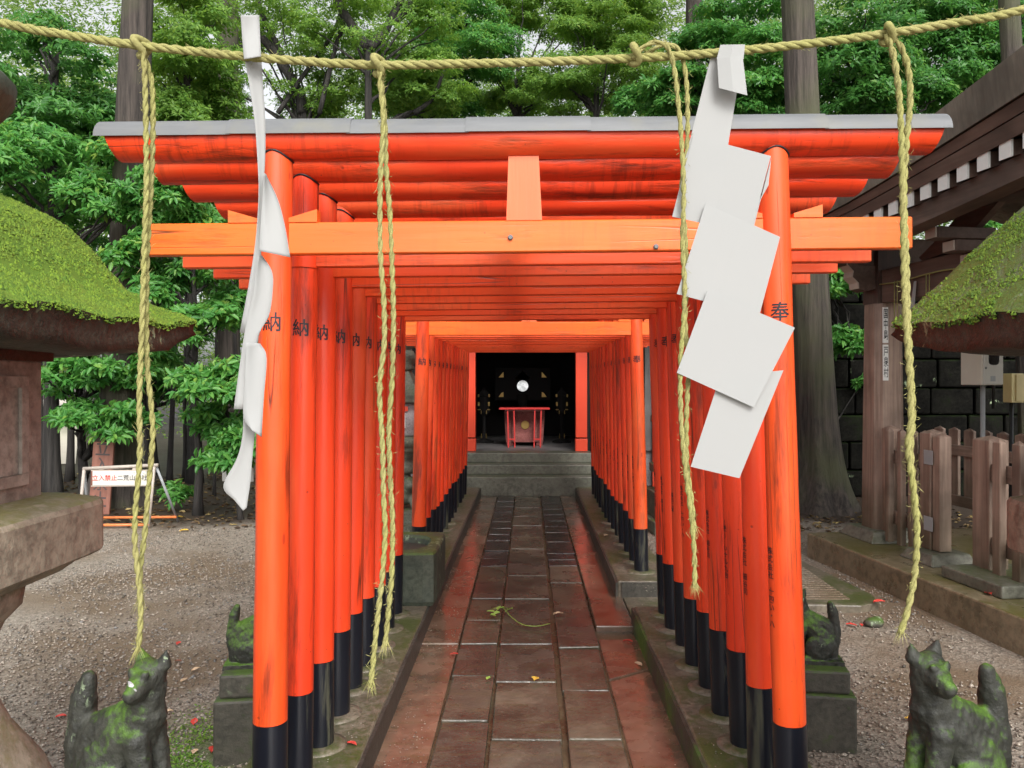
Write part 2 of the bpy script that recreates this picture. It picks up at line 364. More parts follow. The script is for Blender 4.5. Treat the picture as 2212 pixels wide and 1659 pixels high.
def m_wood(name, a, b, axis='z', rough=.6, dirty=0.0):
    k = N(name); st = {'x': (1.2, 26, 26), 'y': (26, 1.2, 26), 'z': (26, 26, 1.2)}[axis]
    n1 = k.noise(1, 5, k.vec(st), .65, .15); n2 = k.noise(2.2, 4, k.vec()); c = k.mix(k.ramp(n1, [(.28, 0), (.72, 1)]), a, b)
    c = k.mix(k.ramp(n2, [(.42, 0), (.68, .75)]), c, [x * .5 for x in a]); c = k.hsv(c, val=k.remap(k.oi.outputs['Random'], .82, 1.2))
    if dirty:
        z = k.sep()[2]; f = k.ramp(k.math('ADD', k.math('MULTIPLY', z, 1.0), k.math('MULTIPLY', n2, -.35)), [(.15, dirty), (.6, 0)])
        c = k.mix(f, c, (.06, .055, .022))
    k.col(c); k.rough(rough); k.bump(n1, .25, .004); return k.m
MAT['wood'] = m_wood('pinkish_cedar_wood', (.19, .122, .090), (.45, .322, .252), 'z', .55, .55)
MAT['wood_y'] = m_wood('pinkish_rail_wood', (.19, .122, .090), (.43, .30, .235), 'y', .55, .4)
MAT['darkwood'] = m_wood('dark_brown_beam', (.075, .045, .034), (.16, .105, .082), 'y', .6)
MAT['darkwood_z'] = m_wood('dark_brown_post', (.045, .026, .020), (.105, .066, .052), 'z', .6)
MAT['barkroof'] = m_wood('cypress_bark_edge', (.15, .125, .098), (.33, .285, .225), 'z', .8)
MAT['white'] = m_plain('white_paint', (.74, .74, .72), .6, var=.06)
MAT['palewood'] = m_plain('weathered_white_wood', (.46, .40, .34), .6, var=.15)
MAT['signboard'] = m_plain('aged_white_sign', (.60, .58, .53), .6, var=.06)
MAT['signred'] = m_wood('red_brown_sign_board', (.20, .075, .05), (.32, .14, .10), 'z', .6)
MAT['carvedink'] = m_plain('faded_grey_ink', (.06, .045, .045), .6, bump=0)
MAT['pipewhite'] = m_plain('worn_white_pipe', (.42, .37, .32), .5, var=.25, scale=30)
MAT['pipeorange'] = m_plain('orange_pipe', (.68, .20, .06), .45, var=.25, scale=30)
MAT['greypipe'] = m_plain('grey_metal_pipe', (.32, .34, .35), .45)
MAT['box'] = m_plain('beige_steel_box', (.72, .70, .60), .45, var=.08)
MAT['boxside'] = m_plain('grey_steel_door', (.56, .55, .50), .45, var=.08)
MAT['yellowbox'] = m_plain('yellow_steel_box', (.70, .60, .30), .45, var=.1)
MAT['darkglass'] = m_plain('dark_glass', (.02, .02, .02), .12, bump=0)
MAT['rubber'] = m_plain('black_rubber', (.012, .012, .012), .5)
MAT['redpanel'] = m_plain('shrine_red_lacquer', (.74, .065, .024), .42, var=.1, scale=4)
MAT['tablered'] = m_plain('table_red_lacquer', (.66, .05, .045), .35, var=.12, scale=8)
MAT['boxred'] = m_stone('worn_maroon_box', (.20, .045, .04), (.42, .16, .14), moss_amt=0, bump=.3, scale=10)
MAT['gold'] = m_plain('dull_gold', (.50, .36, .12), .38, .7, var=.25, scale=40)
MAT['mirror'] = m_plain('polished_mirror', (.22, .225, .225), .12, 1.0, var=.85, scale=14, bump=.06)
MAT['blackin'] = m_plain('dark_interior_black', (.006, .005, .005), .9)  # darkness inside the hall put into the colour; also plain black for stands
MAT['hallfloor'] = m_wood('grey_hall_floor', (.12, .115, .115), (.21, .20, .20), 'x', .5)
MAT['greyboard'] = m_wood('grey_weathered_board', (.10, .095, .09), (.19, .185, .18), 'z', .7)
MAT['halltile'] = m_plain('grey_roof_tile', (.10, .10, .105), .6, var=.25, scale=6)
MAT['leafred'] = m_plain('red_leaf', (.62, .06, .045), .4, var=.25)
MAT['leafyel'] = m_plain('yellow_leaf', (.68, .44, .07), .45, var=.2)
MAT['leafpale'] = m_plain('pale_dry_leaf', (.55, .40, .26), .5, var=.25)
MAT['leafgreen'] = m_plain('light_green_leaf', (.26, .38, .07), .45, var=.2)
MAT['leafbrown'] = m_plain('brown_leaf', (.20, .07, .04), .5, var=.25)
MAT['bamboo'] = m_plain('green_bamboo', (.20, .24, .07), .4, var=.2)

# ------------------------------------------------------------------ lettering (text -> flat mesh data), baked before the scene grows
TXT = {}
def bake_text(key, body, size=1.0, bold=.0):
    cu = bpy.data.curves.new('txt', 'FONT'); cu.body = body; cu.size = size; cu.align_x = 'CENTER'; cu.align_y = 'CENTER'
    cu.offset = bold; cu.resolution_u = 3; cu.space_line = 1.0
    o = bpy.data.objects.new('txt', cu); col.objects.link(o); TXT[key] = o
vert = lambda s: '\n'.join(s)
bake_text('osame', '納', 1, .014); bake_text('hou', '奉', 1, .0)
bake_text('n1', vert('株式会社 十四い・ハ'), 1, .012); bake_text('n2', vert('株式会社 細谷司'), 1, .012); bake_text('n3', vert('(株) いナル九台'), 1, .02)
bake_text('n4', vert('福田工業'), 1, .012)
bake_text('keep', '立入禁止', 1, .012); bake_text('futara', '二荒山神社', 1, .010); bake_text('keepv', vert('立入禁止'), 1, .014)
bake_text('plq1', vert('国中島'), 1, .010); bake_text('plq2', vert('戸泉村'), 1, .010); bake_text('tree', vert('神木'), 1, .0); bake_text('small', vert('この木は'), 1, .0)
bpy.context.view_layer.update(); _dg = bpy.context.evaluated_depsgraph_get()
for k_, o_ in list(TXT.items()):
    me_ = bpy.data.meshes.new_from_object(o_.evaluated_get(_dg)); bm_ = bmesh.new(); bm_.from_mesh(me_)
    bmesh.ops.remove_doubles(bm_, verts=bm_.verts, dist=1e-5)
    xs_ = [v.co.x for v in bm_.verts]; lo_, hi_ = min(xs_), max(xs_)
    for i_ in range(1, 12):
        bmesh.ops.bisect_plane(bm_, geom=bm_.verts[:] + bm_.edges[:] + bm_.faces[:], plane_co=(lo_ + (hi_ - lo_) * i_ / 12, 0, 0), plane_no=(1, 0, 0))
    TXT[k_] = ([tuple(v.co) for v in bm_.verts], [tuple(v.index for v in f.verts) for f in (bm_.verts.index_update(), bm_.faces)[1]])
    bm_.free(); bpy.data.objects.remove(o_)
def text_mesh(key, size, mat, fn):
    vs, fs = TXT[key]; mb = MB(); mb.add([fn(x * size, y * size) for x, y, z in vs], fs); return mb.mesh('lettering', mat)

# ------------------------------------------------------------------ carved figures: overlapping balls fused by a voxel remesh
def blob_mesh(name, parts, voxel, mat, smooth=6, rough=.0):
    bm = bmesh.new()
    for p in parts:
        if p[0] == 'e':
            M = Matrix.Translation(p[1]) @ (p[3].to_matrix().to_4x4() if len(p) > 3 else Matrix.Identity(4)) @ Matrix.Diagonal((*p[2], 1))
            bmesh.ops.create_icosphere(bm, subdivisions=3, radius=1, matrix=M)
        elif p[0] == 'c':
            a, b, r0, r1 = Vector(p[1]), Vector(p[2]), p[3], p[4]; n = max(3, int((b - a).length / (min(r0, r1) * .35)))
            for i in range(n + 1):
                t = i / n; bmesh.ops.create_icosphere(bm, subdivisions=2, radius=r0 + (r1 - r0) * t, matrix=Matrix.Translation(a.lerp(b, t)))
        elif p[0] == 'b':
            bmesh.ops.create_cube(bm, size=1, matrix=Matrix.Translation(p[1]) @ Matrix.Diagonal((*p[2], 1)))
    me = bpy.data.meshes.new('tmp'); bm.to_mesh(me); bm.free()
    o = bpy.data.objects.new('tmp', me); col.objects.link(o)
    r = o.modifiers.new('r', 'REMESH'); r.mode = 'VOXEL'; r.voxel_size = voxel
    s = o.modifiers.new('s', 'SMOOTH'); s.iterations = smooth; s.factor = .5
    bpy.context.view_layer.update(); out = bpy.data.meshes.new_from_object(o.evaluated_get(bpy.context.evaluated_depsgraph_get()))
    bpy.data.objects.remove(o); out.name = name
    if rough:
        for v in out.vertices:
            q = v.co * 22; v.co += v.normal * (mnoise.noise(q) * rough + mnoise.noise(q * 2.6) * rough * .5)
    out.materials.clear(); out.materials.append(mat); out.polygons.foreach_set('use_smooth', [True] * len(out.polygons)); out.update()
    return out
V = Vector
fox_parts = [
    ('e', V((-.055, 0, .105)), (.100, .082, .105)), ('c', (-.105, 0, .10), (-.085, 0, .21), .060, .050), ('c', (-.085, 0, .21), (.02, 0, .25), .050, .058), ('c', (-.05, 0, .15), (.035, 0, .235), .078, .066), ('c', (.03, 0, .22), (.06, 0, .27), .066, .058),
    ('e', V((-.03, .062, .085)), (.085, .034, .08)), ('e', V((-.03, -.062, .085)), (.085, .034, .08)),       # thighs
    ('c', (.03, .066, .022), (.075, .068, .018), .026, .022), ('c', (.03, -.066, .022), (.075, -.068, .018), .026, .022),
    ('c', (.065, .036, .22), (.098, .034, .03), .036, .023), ('c', (.065, -.036, .22), (.098, -.034, .03), .036, .023),  # forelegs
    ('c', (.098, .034, .02), (.135, .036, .018), .024, .020), ('c', (.098, -.034, .02), (.135, -.036, .018), .024, .020),
    ('c', (.05, 0, .26), (.078, -.004, .345), .058, .046),                                                    # neck
    ('e', V((.082, -.012, .370)), (.044, .046, .043)), ('c', (.086, -.04, .366), (.092, -.094, .352), .034, .020), ('e', V((.092, -.098, .357)), (.013, .012, .010)),
    ('c', (.087, -.045, .345), (.092, -.082, .336), .020, .013),                                              # jaw
    ('c', (.050, .004, .40), (.043, .002, .432), .021, .007), ('c', (.118, .004, .40), (.126, .002, .430), .021, .007),   # ears
    ('c', (.063, -.055, .392), (.068, -.060, .388), .010, .008), ('c', (.108, -.058, .390), (.104, -.062, .386), .010, .008),  # brows
    ('c', (-.115, 0, .04), (-.142, 0, .17), .050, .044), ('c', (-.145, 0, .17), (-.132, 0, .29), .041, .035), ('c', (-.132, 0, .29), (-.114, 0, .345), .035, .020),  # tail
    ('b', V((-.015, 0, .005)), (.34, .19, .03)),
]
fox_r = blob_mesh('fox_statue', fox_parts, .005, MAT['fox'], 3, .005)
fox_l = fox_r.copy(); fox_l.transform(Matrix.Scale(-1, 4, (1, 0, 0))); fox_l.flip_normals()

# ------------------------------------------------------------------ THE SETTING: ground, path, plinths
gb = MB()
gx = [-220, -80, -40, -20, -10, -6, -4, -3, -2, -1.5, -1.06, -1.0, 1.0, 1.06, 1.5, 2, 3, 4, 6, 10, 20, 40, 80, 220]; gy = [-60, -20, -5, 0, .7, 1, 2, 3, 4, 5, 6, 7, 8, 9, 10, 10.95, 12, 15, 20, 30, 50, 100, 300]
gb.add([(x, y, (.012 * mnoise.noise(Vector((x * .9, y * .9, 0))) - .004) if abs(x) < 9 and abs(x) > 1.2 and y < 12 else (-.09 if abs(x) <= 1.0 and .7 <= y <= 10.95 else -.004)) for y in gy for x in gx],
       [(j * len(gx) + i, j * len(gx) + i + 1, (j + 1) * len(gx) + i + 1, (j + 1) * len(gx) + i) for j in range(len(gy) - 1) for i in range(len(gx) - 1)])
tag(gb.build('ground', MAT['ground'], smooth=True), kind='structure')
cy = MB(); cy.add([(-40, 15, .012), (-8.5, 15, .012), (-33.5, 60, .012), (-90, 60, .012)], [(0, 1, 2, 3)])
tag(cy.build('clearing', MAT['clearing']), kind='structure')

path = tag(MB().b2((-.70, .6, -.05), (.74, 11.04, -.030)).build('path', MAT['mortar']), kind='structure')
def paving(x0, x1, ys, matf, zf=lambda y: 0.0):
    for a, b in zip(ys[:-1], ys[1:]):
        j = .007 + random.random() * .005; dz = random.uniform(-.006, .004) + zf((a + b) / 2); s = random.uniform(-.004, .004)
        e = lambda: random.uniform(-.005, .005); p = [(x0 + e(), a + j + e(), -.04), (x1 + e(), a + j + s + e(), -.04), (x1 + e(), b - j + s, -.04), (x0 + e(), b - j, -.04)]
        tz = [dz + random.uniform(-.002, .002) for _ in p]
        mb = MB().hexa(p + [(q[0], q[1], tz[i]) for i, q in enumerate(p)])
        bev(mb.build('paving_stone', matf((a + b) / 2), path), .007, 2)
ysL = [1.0, 1.6, 2.2, 2.75, 3.25, 3.77, 4.355, 4.87, 5.356, 5.874, 6.37, 6.90, 7.20, 7.50, 7.97, 8.28, 8.62, 9.0, 9.35, 9.7, 10.1, 10.5, 11.02]
ysM = [1.0, 1.65, 2.3, 2.95, 3.59, 4.275, 4.89, 5.87, 6.55, 7.0, 7.6, 8.18, 8.8, 9.4, 10.0, 10.5, 11.02]
ysR = [1.0, 1.6, 2.15, 2.85, 3.58, 4.15, 4.80, 5.41, 6.34, 6.92, 7.15, 7.38, 7.66, 7.94, 8.42, 8.75, 9.1, 9.5, 9.9, 10.4, 11.02]
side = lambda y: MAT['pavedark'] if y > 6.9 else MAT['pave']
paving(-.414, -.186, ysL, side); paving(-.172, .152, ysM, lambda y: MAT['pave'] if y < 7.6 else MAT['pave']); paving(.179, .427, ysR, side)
def slab(name, pts, z0, z1, mat):
    mb = MB().hexa([(x, y, z0) for x, y in pts] + [(x, y, z1) for x, y in pts]); return bev(mb.build(name, mat, path), .008, 2)
slab('concrete_strip', [(-.664, 1.0), (-.426, 1.0), (-.426, 4.9), (-.664, 4.9)], -.04, -.012, MAT['strip'])
slab('concrete_strip', [(-.664, 4.905), (-.426, 4.905), (-.426, 8.2), (-.664, 8.2)], -.04, -.006, MAT['strip'])
slab('concrete_strip', [(-.664, 8.205), (-.426, 8.205), (-.426, 11.02), (-.664, 11.02)], -.04, -.009, MAT['strip'])
slab('concrete_strip', [(.440, 1.0), (.692, 1.0), (.692, 4.50), (.440, 4.33)], -.04, -.022, MAT['strip'])
slab('concrete_strip', [(.440, 4.345), (.692, 4.515), (.692, 5.02), (.440, 5.02)], -.04, -.020, MAT['strip'])
slab('concrete_strip', [(.440, 5.20), (.692, 5.20), (.692, 5.30), (1.08, 5.30), (1.08, 5.9), (.440, 5.9)][:2] + [(.692, 5.905), (.440, 5.905)], -.04, .008, MAT['strip'])
slab('concrete_strip', [(.440, 5.91), (.66, 5.91), (.66, 11.02), (.440, 11.02)], -.04, -.004, MAT['strip'])
slab('cross_slab', [(.700, 5.27), (1.30, 5.27), (1.30, 5.90), (.700, 5.90)], -.04, .006, MAT['concrete'])

PT = .12   # plinth top
def plinth(x0, x1, y0, y1):
    n = max(2, int((y1 - y0) / .25)); mb = MB(); inner = x0 if x0 > 0 else x1
    P = []
    for i in range(n + 1):
        y = y0 + (y1 - y0) * i / n; e = .006 * mnoise.noise(Vector((x0 * 3, y * 2.3, 1)))
        a, b = (x0 + e, x1) if x0 > 0 else (x0, x1 + e)
        P.append([(a, y, -.05), (b, y, -.05), (b, y, PT), (a, y, PT)])
    mb.v = [q for r in P for q in r]
    for i in range(n):
        o = i * 4
        for k in range(4): mb.f.append((o + k, o + (k + 1) % 4, o + 4 + (k + 1) % 4, o + 4 + k)[::-1])
    mb.f += [(0, 1, 2, 3), tuple(n * 4 + k for k in (3, 2, 1, 0))]
    return tag(bev(mb.build('plinth', MAT['concrete']), .012, 2), kind='structure')
pl_l = plinth(-1.10, -.665, .6, 11.0); pl_r1 = plinth(.694, 1.10, .6, 5.26); pl_r2 = plinth(.662, 1.08, 5.91, 11.0)
# damp dark/mossy facing on the inner faces: separate kerb stones
for (x, y0, y1, nm) in ((-.662, .6, 11.0, 'l'), (.691, .6, 5.262, 'r'), (.659, 5.908, 11.0, 'r')):
    s = 1 if x > 0 else -1
    k_ = MB().b2((x - .012 * s, y0, -.045), (x + .004 * s, y1, PT - .010)).build('kerb_facing', MAT['kerbmoss' if (s > 0 and y0 < 1) else 'concdark'], pl_l if s < 0 else (pl_r1 if y0 < 1 else pl_r2))
MB().b2((.69, 5.895, -.03), (1.07, 5.906, PT - .008)).build('kerb_facing', MAT['concdark'], pl_r2)

# ------------------------------------------------------------------ TORII GATES
def post_r(z, th, r0, seed):
    t = z / 2.3; r = r0 * (1.02 - .09 * t)
    return r + .0022 * mnoise.noise(Vector((math.cos(th) * 1.3 + seed, math.sin(th) * 1.3, z * 2.2))) + .0012 * mnoise.noise(Vector((math.cos(th) * 3 + seed, math.sin(th) * 3, z * 7)))
def post_mesh(z0, z1, r0, seed, mat, extra=0.0, n=26, step=.06):
    mb = MB(); m = max(2, int((z1 - z0) / step)); vs = []
    for i in range(m + 1):
        z = z0 + (z1 - z0) * i / m
        for k in range(n):
            th = 2 * math.pi * k / n; r = post_r(z, th, r0, seed) + extra
            vs.append((r * math.sin(th), -r * math.cos(th), z))
    mb.add(vs, [(i * n + k, i * n + (k + 1) % n, (i + 1) * n + (k + 1) % n, (i + 1) * n + k) for i in range(m) for k in range(n)] + [tuple(range(n))[::-1], tuple(range(m * n, (m + 1) * n))])
    me = mb.mesh('post', mat, True); me.set_sharp_from_angle(angle=R(45)); return me
def log_mesh(hl, hr, r, seed, mat, n=28):
    mb = MB(); m = 44; vs = []
    for i in range(m + 1):
        x = -hl + (hl + hr) * i / m
        for k in range(n):
            a = 2 * math.pi * k / n; rr = r * (1 + .04 * mnoise.noise(Vector((x * 1.6, seed, 0)))) + .0028 * mnoise.noise(Vector((x * 3.5, math.cos(a) * 1.6 + seed, math.sin(a) * 1.6)))
            y, z = rr * math.cos(a), rr * math.sin(a); sh = 0
            e = .33 * (z - r)
            if i == 0: sh = -e * 1.0
            elif i == m: sh = e
            vs.append((x + sh, y, z))
    mb.add(vs, [(i * n + k, i * n + (k + 1) % n, (i + 1) * n + (k + 1) % n, (i + 1) * n + k)[::-1] for i in range(m) for k in range(n)] + [tuple(range(n)), tuple(range(m * n, (m + 1) * n))[::-1]])
    me = mb.mesh('top_log', mat, True); me.set_sharp_from_angle(angle=R(45)); return me
def sharp(me):
    me.set_sharp_from_angle(angle=R(40)); return me
def cap_mesh(x0, x1, r, n=12, th=.004, lift=0.0):
    mb = MB(); A = [R(2) + (R(176)) * k / n for k in range(n + 1)]
    prof = [(r * math.cos(a), r * .88 * math.sin(a) + lift) for a in A] + [((r - th) * math.cos(a), (r - th) * .88 * math.sin(a) + lift) for a in A[::-1]]
    return sharp(mb.prism(prof, x0, x1, lambda u, v, w: (w, u, v)).mesh('metal_cap', MAT['cap'], True))
def plank_mesh(x0, x1, h, d, mat):
    return MB().b2((x0, -d / 2, -h / 2), (x1, d / 2, h / 2)).mesh('tie_beam', mat)
def bent_text(key, size, r0, seed, z, ang, mat):
    def fn(x, y):
        th = ang + x / r0; rr = post_r(z + y, th, r0, seed) + .0012
        return (rr * math.sin(th), -rr * math.cos(th), z + y)
    if key == 'hou':   # brush weight: the same strokes laid twice, slightly apart
        vs, fs = TXT[key]; mb = MB()
        for d, e in ((-.014, 0), (.014, .00035)):
            q = [V(fn((x + d) * size, (y + d * .6) * size)) for x, y, zz in vs]; mb.add([p + V((p.x, p.y, 0)).normalized() * e for p in q], fs)
        return mb.mesh('lettering', mat)
    return text_mesh(key, size, mat, fn)

BASE_H = .37
PV = {}
def posts_for(v, orange):
    key = (v, orange)
    if key not in PV:
        r0 = [.0555, .058, .0535, .0565, .0550][v]; m = MAT['ver_post_lit' if orange else 'ver_post']
        PV[key] = dict(r=r0, red=post_mesh(BASE_H + [0, .02, -.02, .01, -.01][v], 2.288, r0, v * 7.3, m), foot=post_mesh(-.03, BASE_H + [0, .02, -.02, .01, -.01][v] - .001, r0 + .0005, v * 7.3, MAT['black'], .0008))
    return PV[key]
ORD = ['first', 'second', 'third', 'fourth', 'fifth', 'sixth', 'seventh', 'eighth', 'ninth', 'tenth', 'eleventh', 'twelfth', 'thirteenth']
logs = [log_mesh(1.385, 1.385, .064, 3.1 + i * 5, MAT['ver_log']) for i in range(4)]
beams = [plank_mesh(-1.27, 1.27, .105, .040, MAT['ver_beam']), plank_mesh(-1.27, 1.27, .105, .040, MAT['ver_beam_o'])]
capm = cap_mesh(-1.39, 1.39, .076)
strut_me = MB().hexa([(-.059, -.02, -.106), (.059, -.02, -.106), (.059, .02, -.106), (-.059, .02, -.106), (-.050, -.02, .106), (.050, -.02, .106), (.050, .02, .106), (-.050, .02, .106)]).mesh('strut', MAT['ver_strut'])
wpoly = [(0, 0), (.095, 0), (.095, .042), (0, .014)]
wedge_me = [MB().prism([(s * u, v) for u, v in wpoly], -.022, .022, lambda u, v, w: (u, w, v)).mesh('wedge', MAT['ver_beam_o']) for s in (1, -1)]
collar_me = MB().lathe([(.115, -.02), (.112, .004), (.085, .012), (.06, .013)], 28).mesh('mortar_collar', MAT['concrete'], True)
bolt_me = MB().lathe([(.009, 0), (.009, .006), (.006, .010)], 8).mesh('bolt', MAT['cap'])
INS = ['n1', 'n2', 'n3', 'n2', 'n4', 'n1', 'n4', 'n2', 'n3']
INK = {}
def ink(key, size, v, z, ang):
    k_ = (key, v, round(ang, 2))
    if k_ not in INK: INK[k_] = bent_text(key, size, posts_for(v, False)['r'], v * 7.3, z, ang, MAT['ink'])
    return INK[k_]
def gate(i, Y, near):
    first = near and i == 0; orange = i == 0  # row fronts: orange tie beam, posts with front light painted in
    roll = -.0095 if near else 0.0
    nm = 'near' if near else 'far'
    if first: lab = 'first torii gate, nearest the camera, front-lit orange with a full grey metal ridge cap'
    elif not near and i == 0: lab = 'front-lit orange torii gate standing first behind the gap, beside the stone basin'
    elif not near and i == 12: lab = 'last vermilion torii gate, right in front of the hall steps'
    else: lab = f'{ORD[i]} vermilion torii gate of the {nm} row, counted from its front'
    g = empty('torii_gate', (.010, Y, PT), (0, roll, 0), lab, 'torii gate', 'torii gates over the path')
    dz = -.008 * max(0, i - 2) if near else -.085
    hz = 2.295 + dz; nz = 1.97 + dz + (0 if near else .0)
    v = [0, 1, 2, 3, 4][(i * 2) % 5] if near else (i * 3) % 5
    for s in (-1, 1):
        vv = (v + (2 if s > 0 else 0)) % 5
        pv = posts_for(vv, orange)
        hb = .870 + random.uniform(-.006, .006); ht = .822
        lean = math.atan((hb - ht) / 2.2) * -s
        po = link('post', pv['red'], g, (s * hb, 0, 0), (random.uniform(-.003, .003), lean + random.uniform(-.002, .002), 0))
        if not near: po.scale = (1, 1, .963)
        link('foot', pv['foot'], po)
        a0 = -.12 * s
        link('lettering', ink('osame' if s < 0 else 'hou', .066, vv, 1.688 + (.018 if s > 0 else 0), a0), po)
        if s > 0: link('lettering', ink(INS[i % 9], .027, vv, .80, -1.30), po)
        if near and i == 1 and s < 0:
            rb = pv['r'] * .96 + .004; MB().prism([(rb * math.sin(a), -rb * math.cos(a)) for a in np.linspace(-1.5, 1.5, 17)] + [((rb - .003) * math.sin(a), -(rb - .003) * math.cos(a)) for a in np.linspace(1.5, -1.5, 17)], 1.915, 1.985, lambda u, v, w: (u, v, w)).build('repair_plate', MAT['ver_post'], po)
        if near and i < 6:
            rr_ = pv['r'] * .945; q_ = [(rr_ * 1.01 * math.sin(a), -rr_ * 1.01 * math.cos(a), hz - math.sqrt(max(0, .0655 ** 2 - (rr_ * math.cos(a)) ** 2)) - .001) for a in np.linspace(0, 2 * math.pi, 33)]
            MB().tube(q_, [.0028 + .0028 * abs(mnoise.noise(V((i * 3.3 + s, k_ * .35, 0)))) for k_ in range(33)], 6, False).build('joint_seam', MAT['ink'], po, True)
        if near or i < 7:
            link('mortar_collar', collar_me, (pl_l if s < 0 else (pl_r1 if near else pl_r2)), (.010 + s * hb, Y, PT))
    lg = link('top_log', logs[(i * 3) % 4], g, (0, 0, hz))
    if (i // 2) % 2 and i: lg.rotation_euler = (R(random.uniform(0, 40)), 0, 0)
    if first:
        xs = [-1.396, -.955, -.565, -.180, .215, .610, .985, 1.386]
        for k in range(7):
            link('metal_cap', cap_mesh(xs[k] - (.012 if k else 0), xs[k + 1], .0775 + (k % 2) * .0022, lift=.002 * (k % 2)), g, (0, 0, hz + .0))
    else: link('metal_cap', capm, g, (0, 0, hz))
    tb = bev(link('tie_beam', beams[1 if orange else 0], g, (random.uniform(-.008, .008) if i else .01, 0, nz)), .004, 1)
    if first:
        for bx in (-.06, .42): link('bolt', bolt_me, tb, (bx, -.0205, -.005 if bx < 0 else -.04), (R(90), 0, 0))
    link('strut', strut_me, g, (-.004, 0, nz + .0525 + .106))
    for s in (-1, 1):
        for q in (-1, 1):
            off = .835 * s + q * .052
            link('wedge', wedge_me[0 if q > 0 else 1], g, (off, 0, nz + .0528))
    return g
Y1 = [2.66 + .303 * i for i in range(9)]
Y2 = [6.2 + .345 * i for i in range(13)]
for i, y in enumerate(Y1): gate(i, y, True)
for i, y in enumerate(Y2): gate(i, y, False)

# ------------------------------------------------------------------ ROPES AND PAPER STREAMERS
def twisted(pts, rr, pitch, strands=3, per=14, n=7, wob=0.0, hand=1):
    """laid rope: strands wound round a spline"""
    c = catmull(pts, 24); L = [0]
    for a, b in zip(c[:-1], c[1:]): L.append(L[-1] + (b - a).length)
    tot = L[-1]; m = int(tot / pitch * per); C = []; j = 0
    for i in range(m + 1):
        s = tot * i / m
        while j < len(L) - 2 and L[j + 1] < s: j += 1
        t = (s - L[j]) / max(1e-9, L[j + 1] - L[j]); C.append(c[j].lerp(c[j + 1], t))
    u = (C[1] - C[0]).orthogonal().normalized(); fr = []
    for i in range(m + 1):
        t = (C[min(i + 1, m)] - C[max(i - 1, 0)]).normalized(); u = (u - t * u.dot(t)).normalized(); fr.append((u.copy(), t.cross(u)))
    mb = MB(); h = rr * (.44 if strands == 3 else .40); sr = rr * (.60 if strands == 3 else .64)
    for q in range(strands):
        pp, rad = [], []
        for i in range(m + 1):
            a = hand * 2 * math.pi * (i / per + q / strands); taper = 1.0
            pp.append(C[i] + (fr[i][0] * math.cos(a) + fr[i][1] * math.sin(a)) * h)
            rad.append(sr * (1 + .06 * math.sin(i * .9 + q)))
        mb.tube(pp, rad, n)
    return mb
RY = .95
def fuzz(lines, rr, n, parent, seed, ends=True):
    """loose fibres standing off a rope and a frayed tip"""
    r = random.Random(seed); Vs, Fs = [], []
    for pts in lines:
        c = catmull(pts, 8)
        for q in range(n):
            i = r.randrange(1, len(c) - 1); t = (c[i + 1] - c[i - 1]).normalized(); d = V((r.gauss(0, 1), r.gauss(0, 1), r.gauss(0, 1))); d = (d - t * t.dot(d)).normalized()
            p = c[i].lerp(c[i + 1], r.random()) + d * rr * .85; e = p + (d * r.uniform(.2, 1) + t * r.uniform(-1.4, 1.4)) * r.uniform(.003, .009); w = t.cross(d) * .0003
            k = len(Vs); Vs += [p - w, p + w, p.lerp(e, .6) + w * .8 + V((0, 0, -.0006)), e, p.lerp(e, .6) - w * .8 + V((0, 0, -.0006))]; Fs.append((k, k + 1, k + 2, k + 3, k + 4))
        if ends:
            t = (c[-1] - c[-3]).normalized()
            for q in range(26):
                d = V((r.gauss(0, 1), r.gauss(0, 1), r.gauss(0, .5))) * .35; p = c[-1] - t * .006 + V((r.uniform(-1, 1), r.uniform(-1, 1), 0)) * rr * .7; e = p + (t + d).normalized() * r.uniform(.012, .026); w = V((.0005, 0, 0))
                k = len(Vs); Vs += [p - w, p + w, e]; Fs.append((k, k + 1, k + 2))
    return tag(MB().add(Vs, Fs).build('loose_fibre', MAT['rope'], parent), kind='stuff')
main_px = [(-1500, -420), (-900, -190), (-400, -50), (0, 48), (150, 76), (300, 98), (450, 114), (600, 128), (800, 140), (980, 138), (1180, 133), (1400, 124), (1560, 113), (1750, 94), (1920, 72), (2080, 46), (2212, 20), (2600, -95), (3100, -270), (3700, -520)]
rope = twisted([W(x, y, RY) for x, y in main_px], .0052, .044, 3, 14, 8).build('straw_rope', MAT['rope'], smooth=True)
tag(rope, 'thick yellow twisted rope stretched across the whole view above the gates', 'rope')
fuzz([[W(x, y, RY) for x, y in main_px[3:17]]], .0052, 900, rope, 3, False)
for px, py in ((-1500, -420), (3700, -520)):
    p = W(px, py, RY); s = 1 if px > 0 else -1
    bp = MB()
    for k in range(8): bp.tube([(0, 0, k * .4), (0, 0, k * .4 + .385)], [.022, .021], 10).lathe([(.0225, 0), (.025, .006), (.0225, .012)], 10, (0, 0, k * .4 + .385))
    tag(bp.build('bamboo_pole', MAT['bamboo'], loc=(p.x + s * .03, p.y, 0)), 'green bamboo pole holding the ' + ('left' if s < 0 else 'right') + ' end of the straw rope', 'pole', 'bamboo poles')
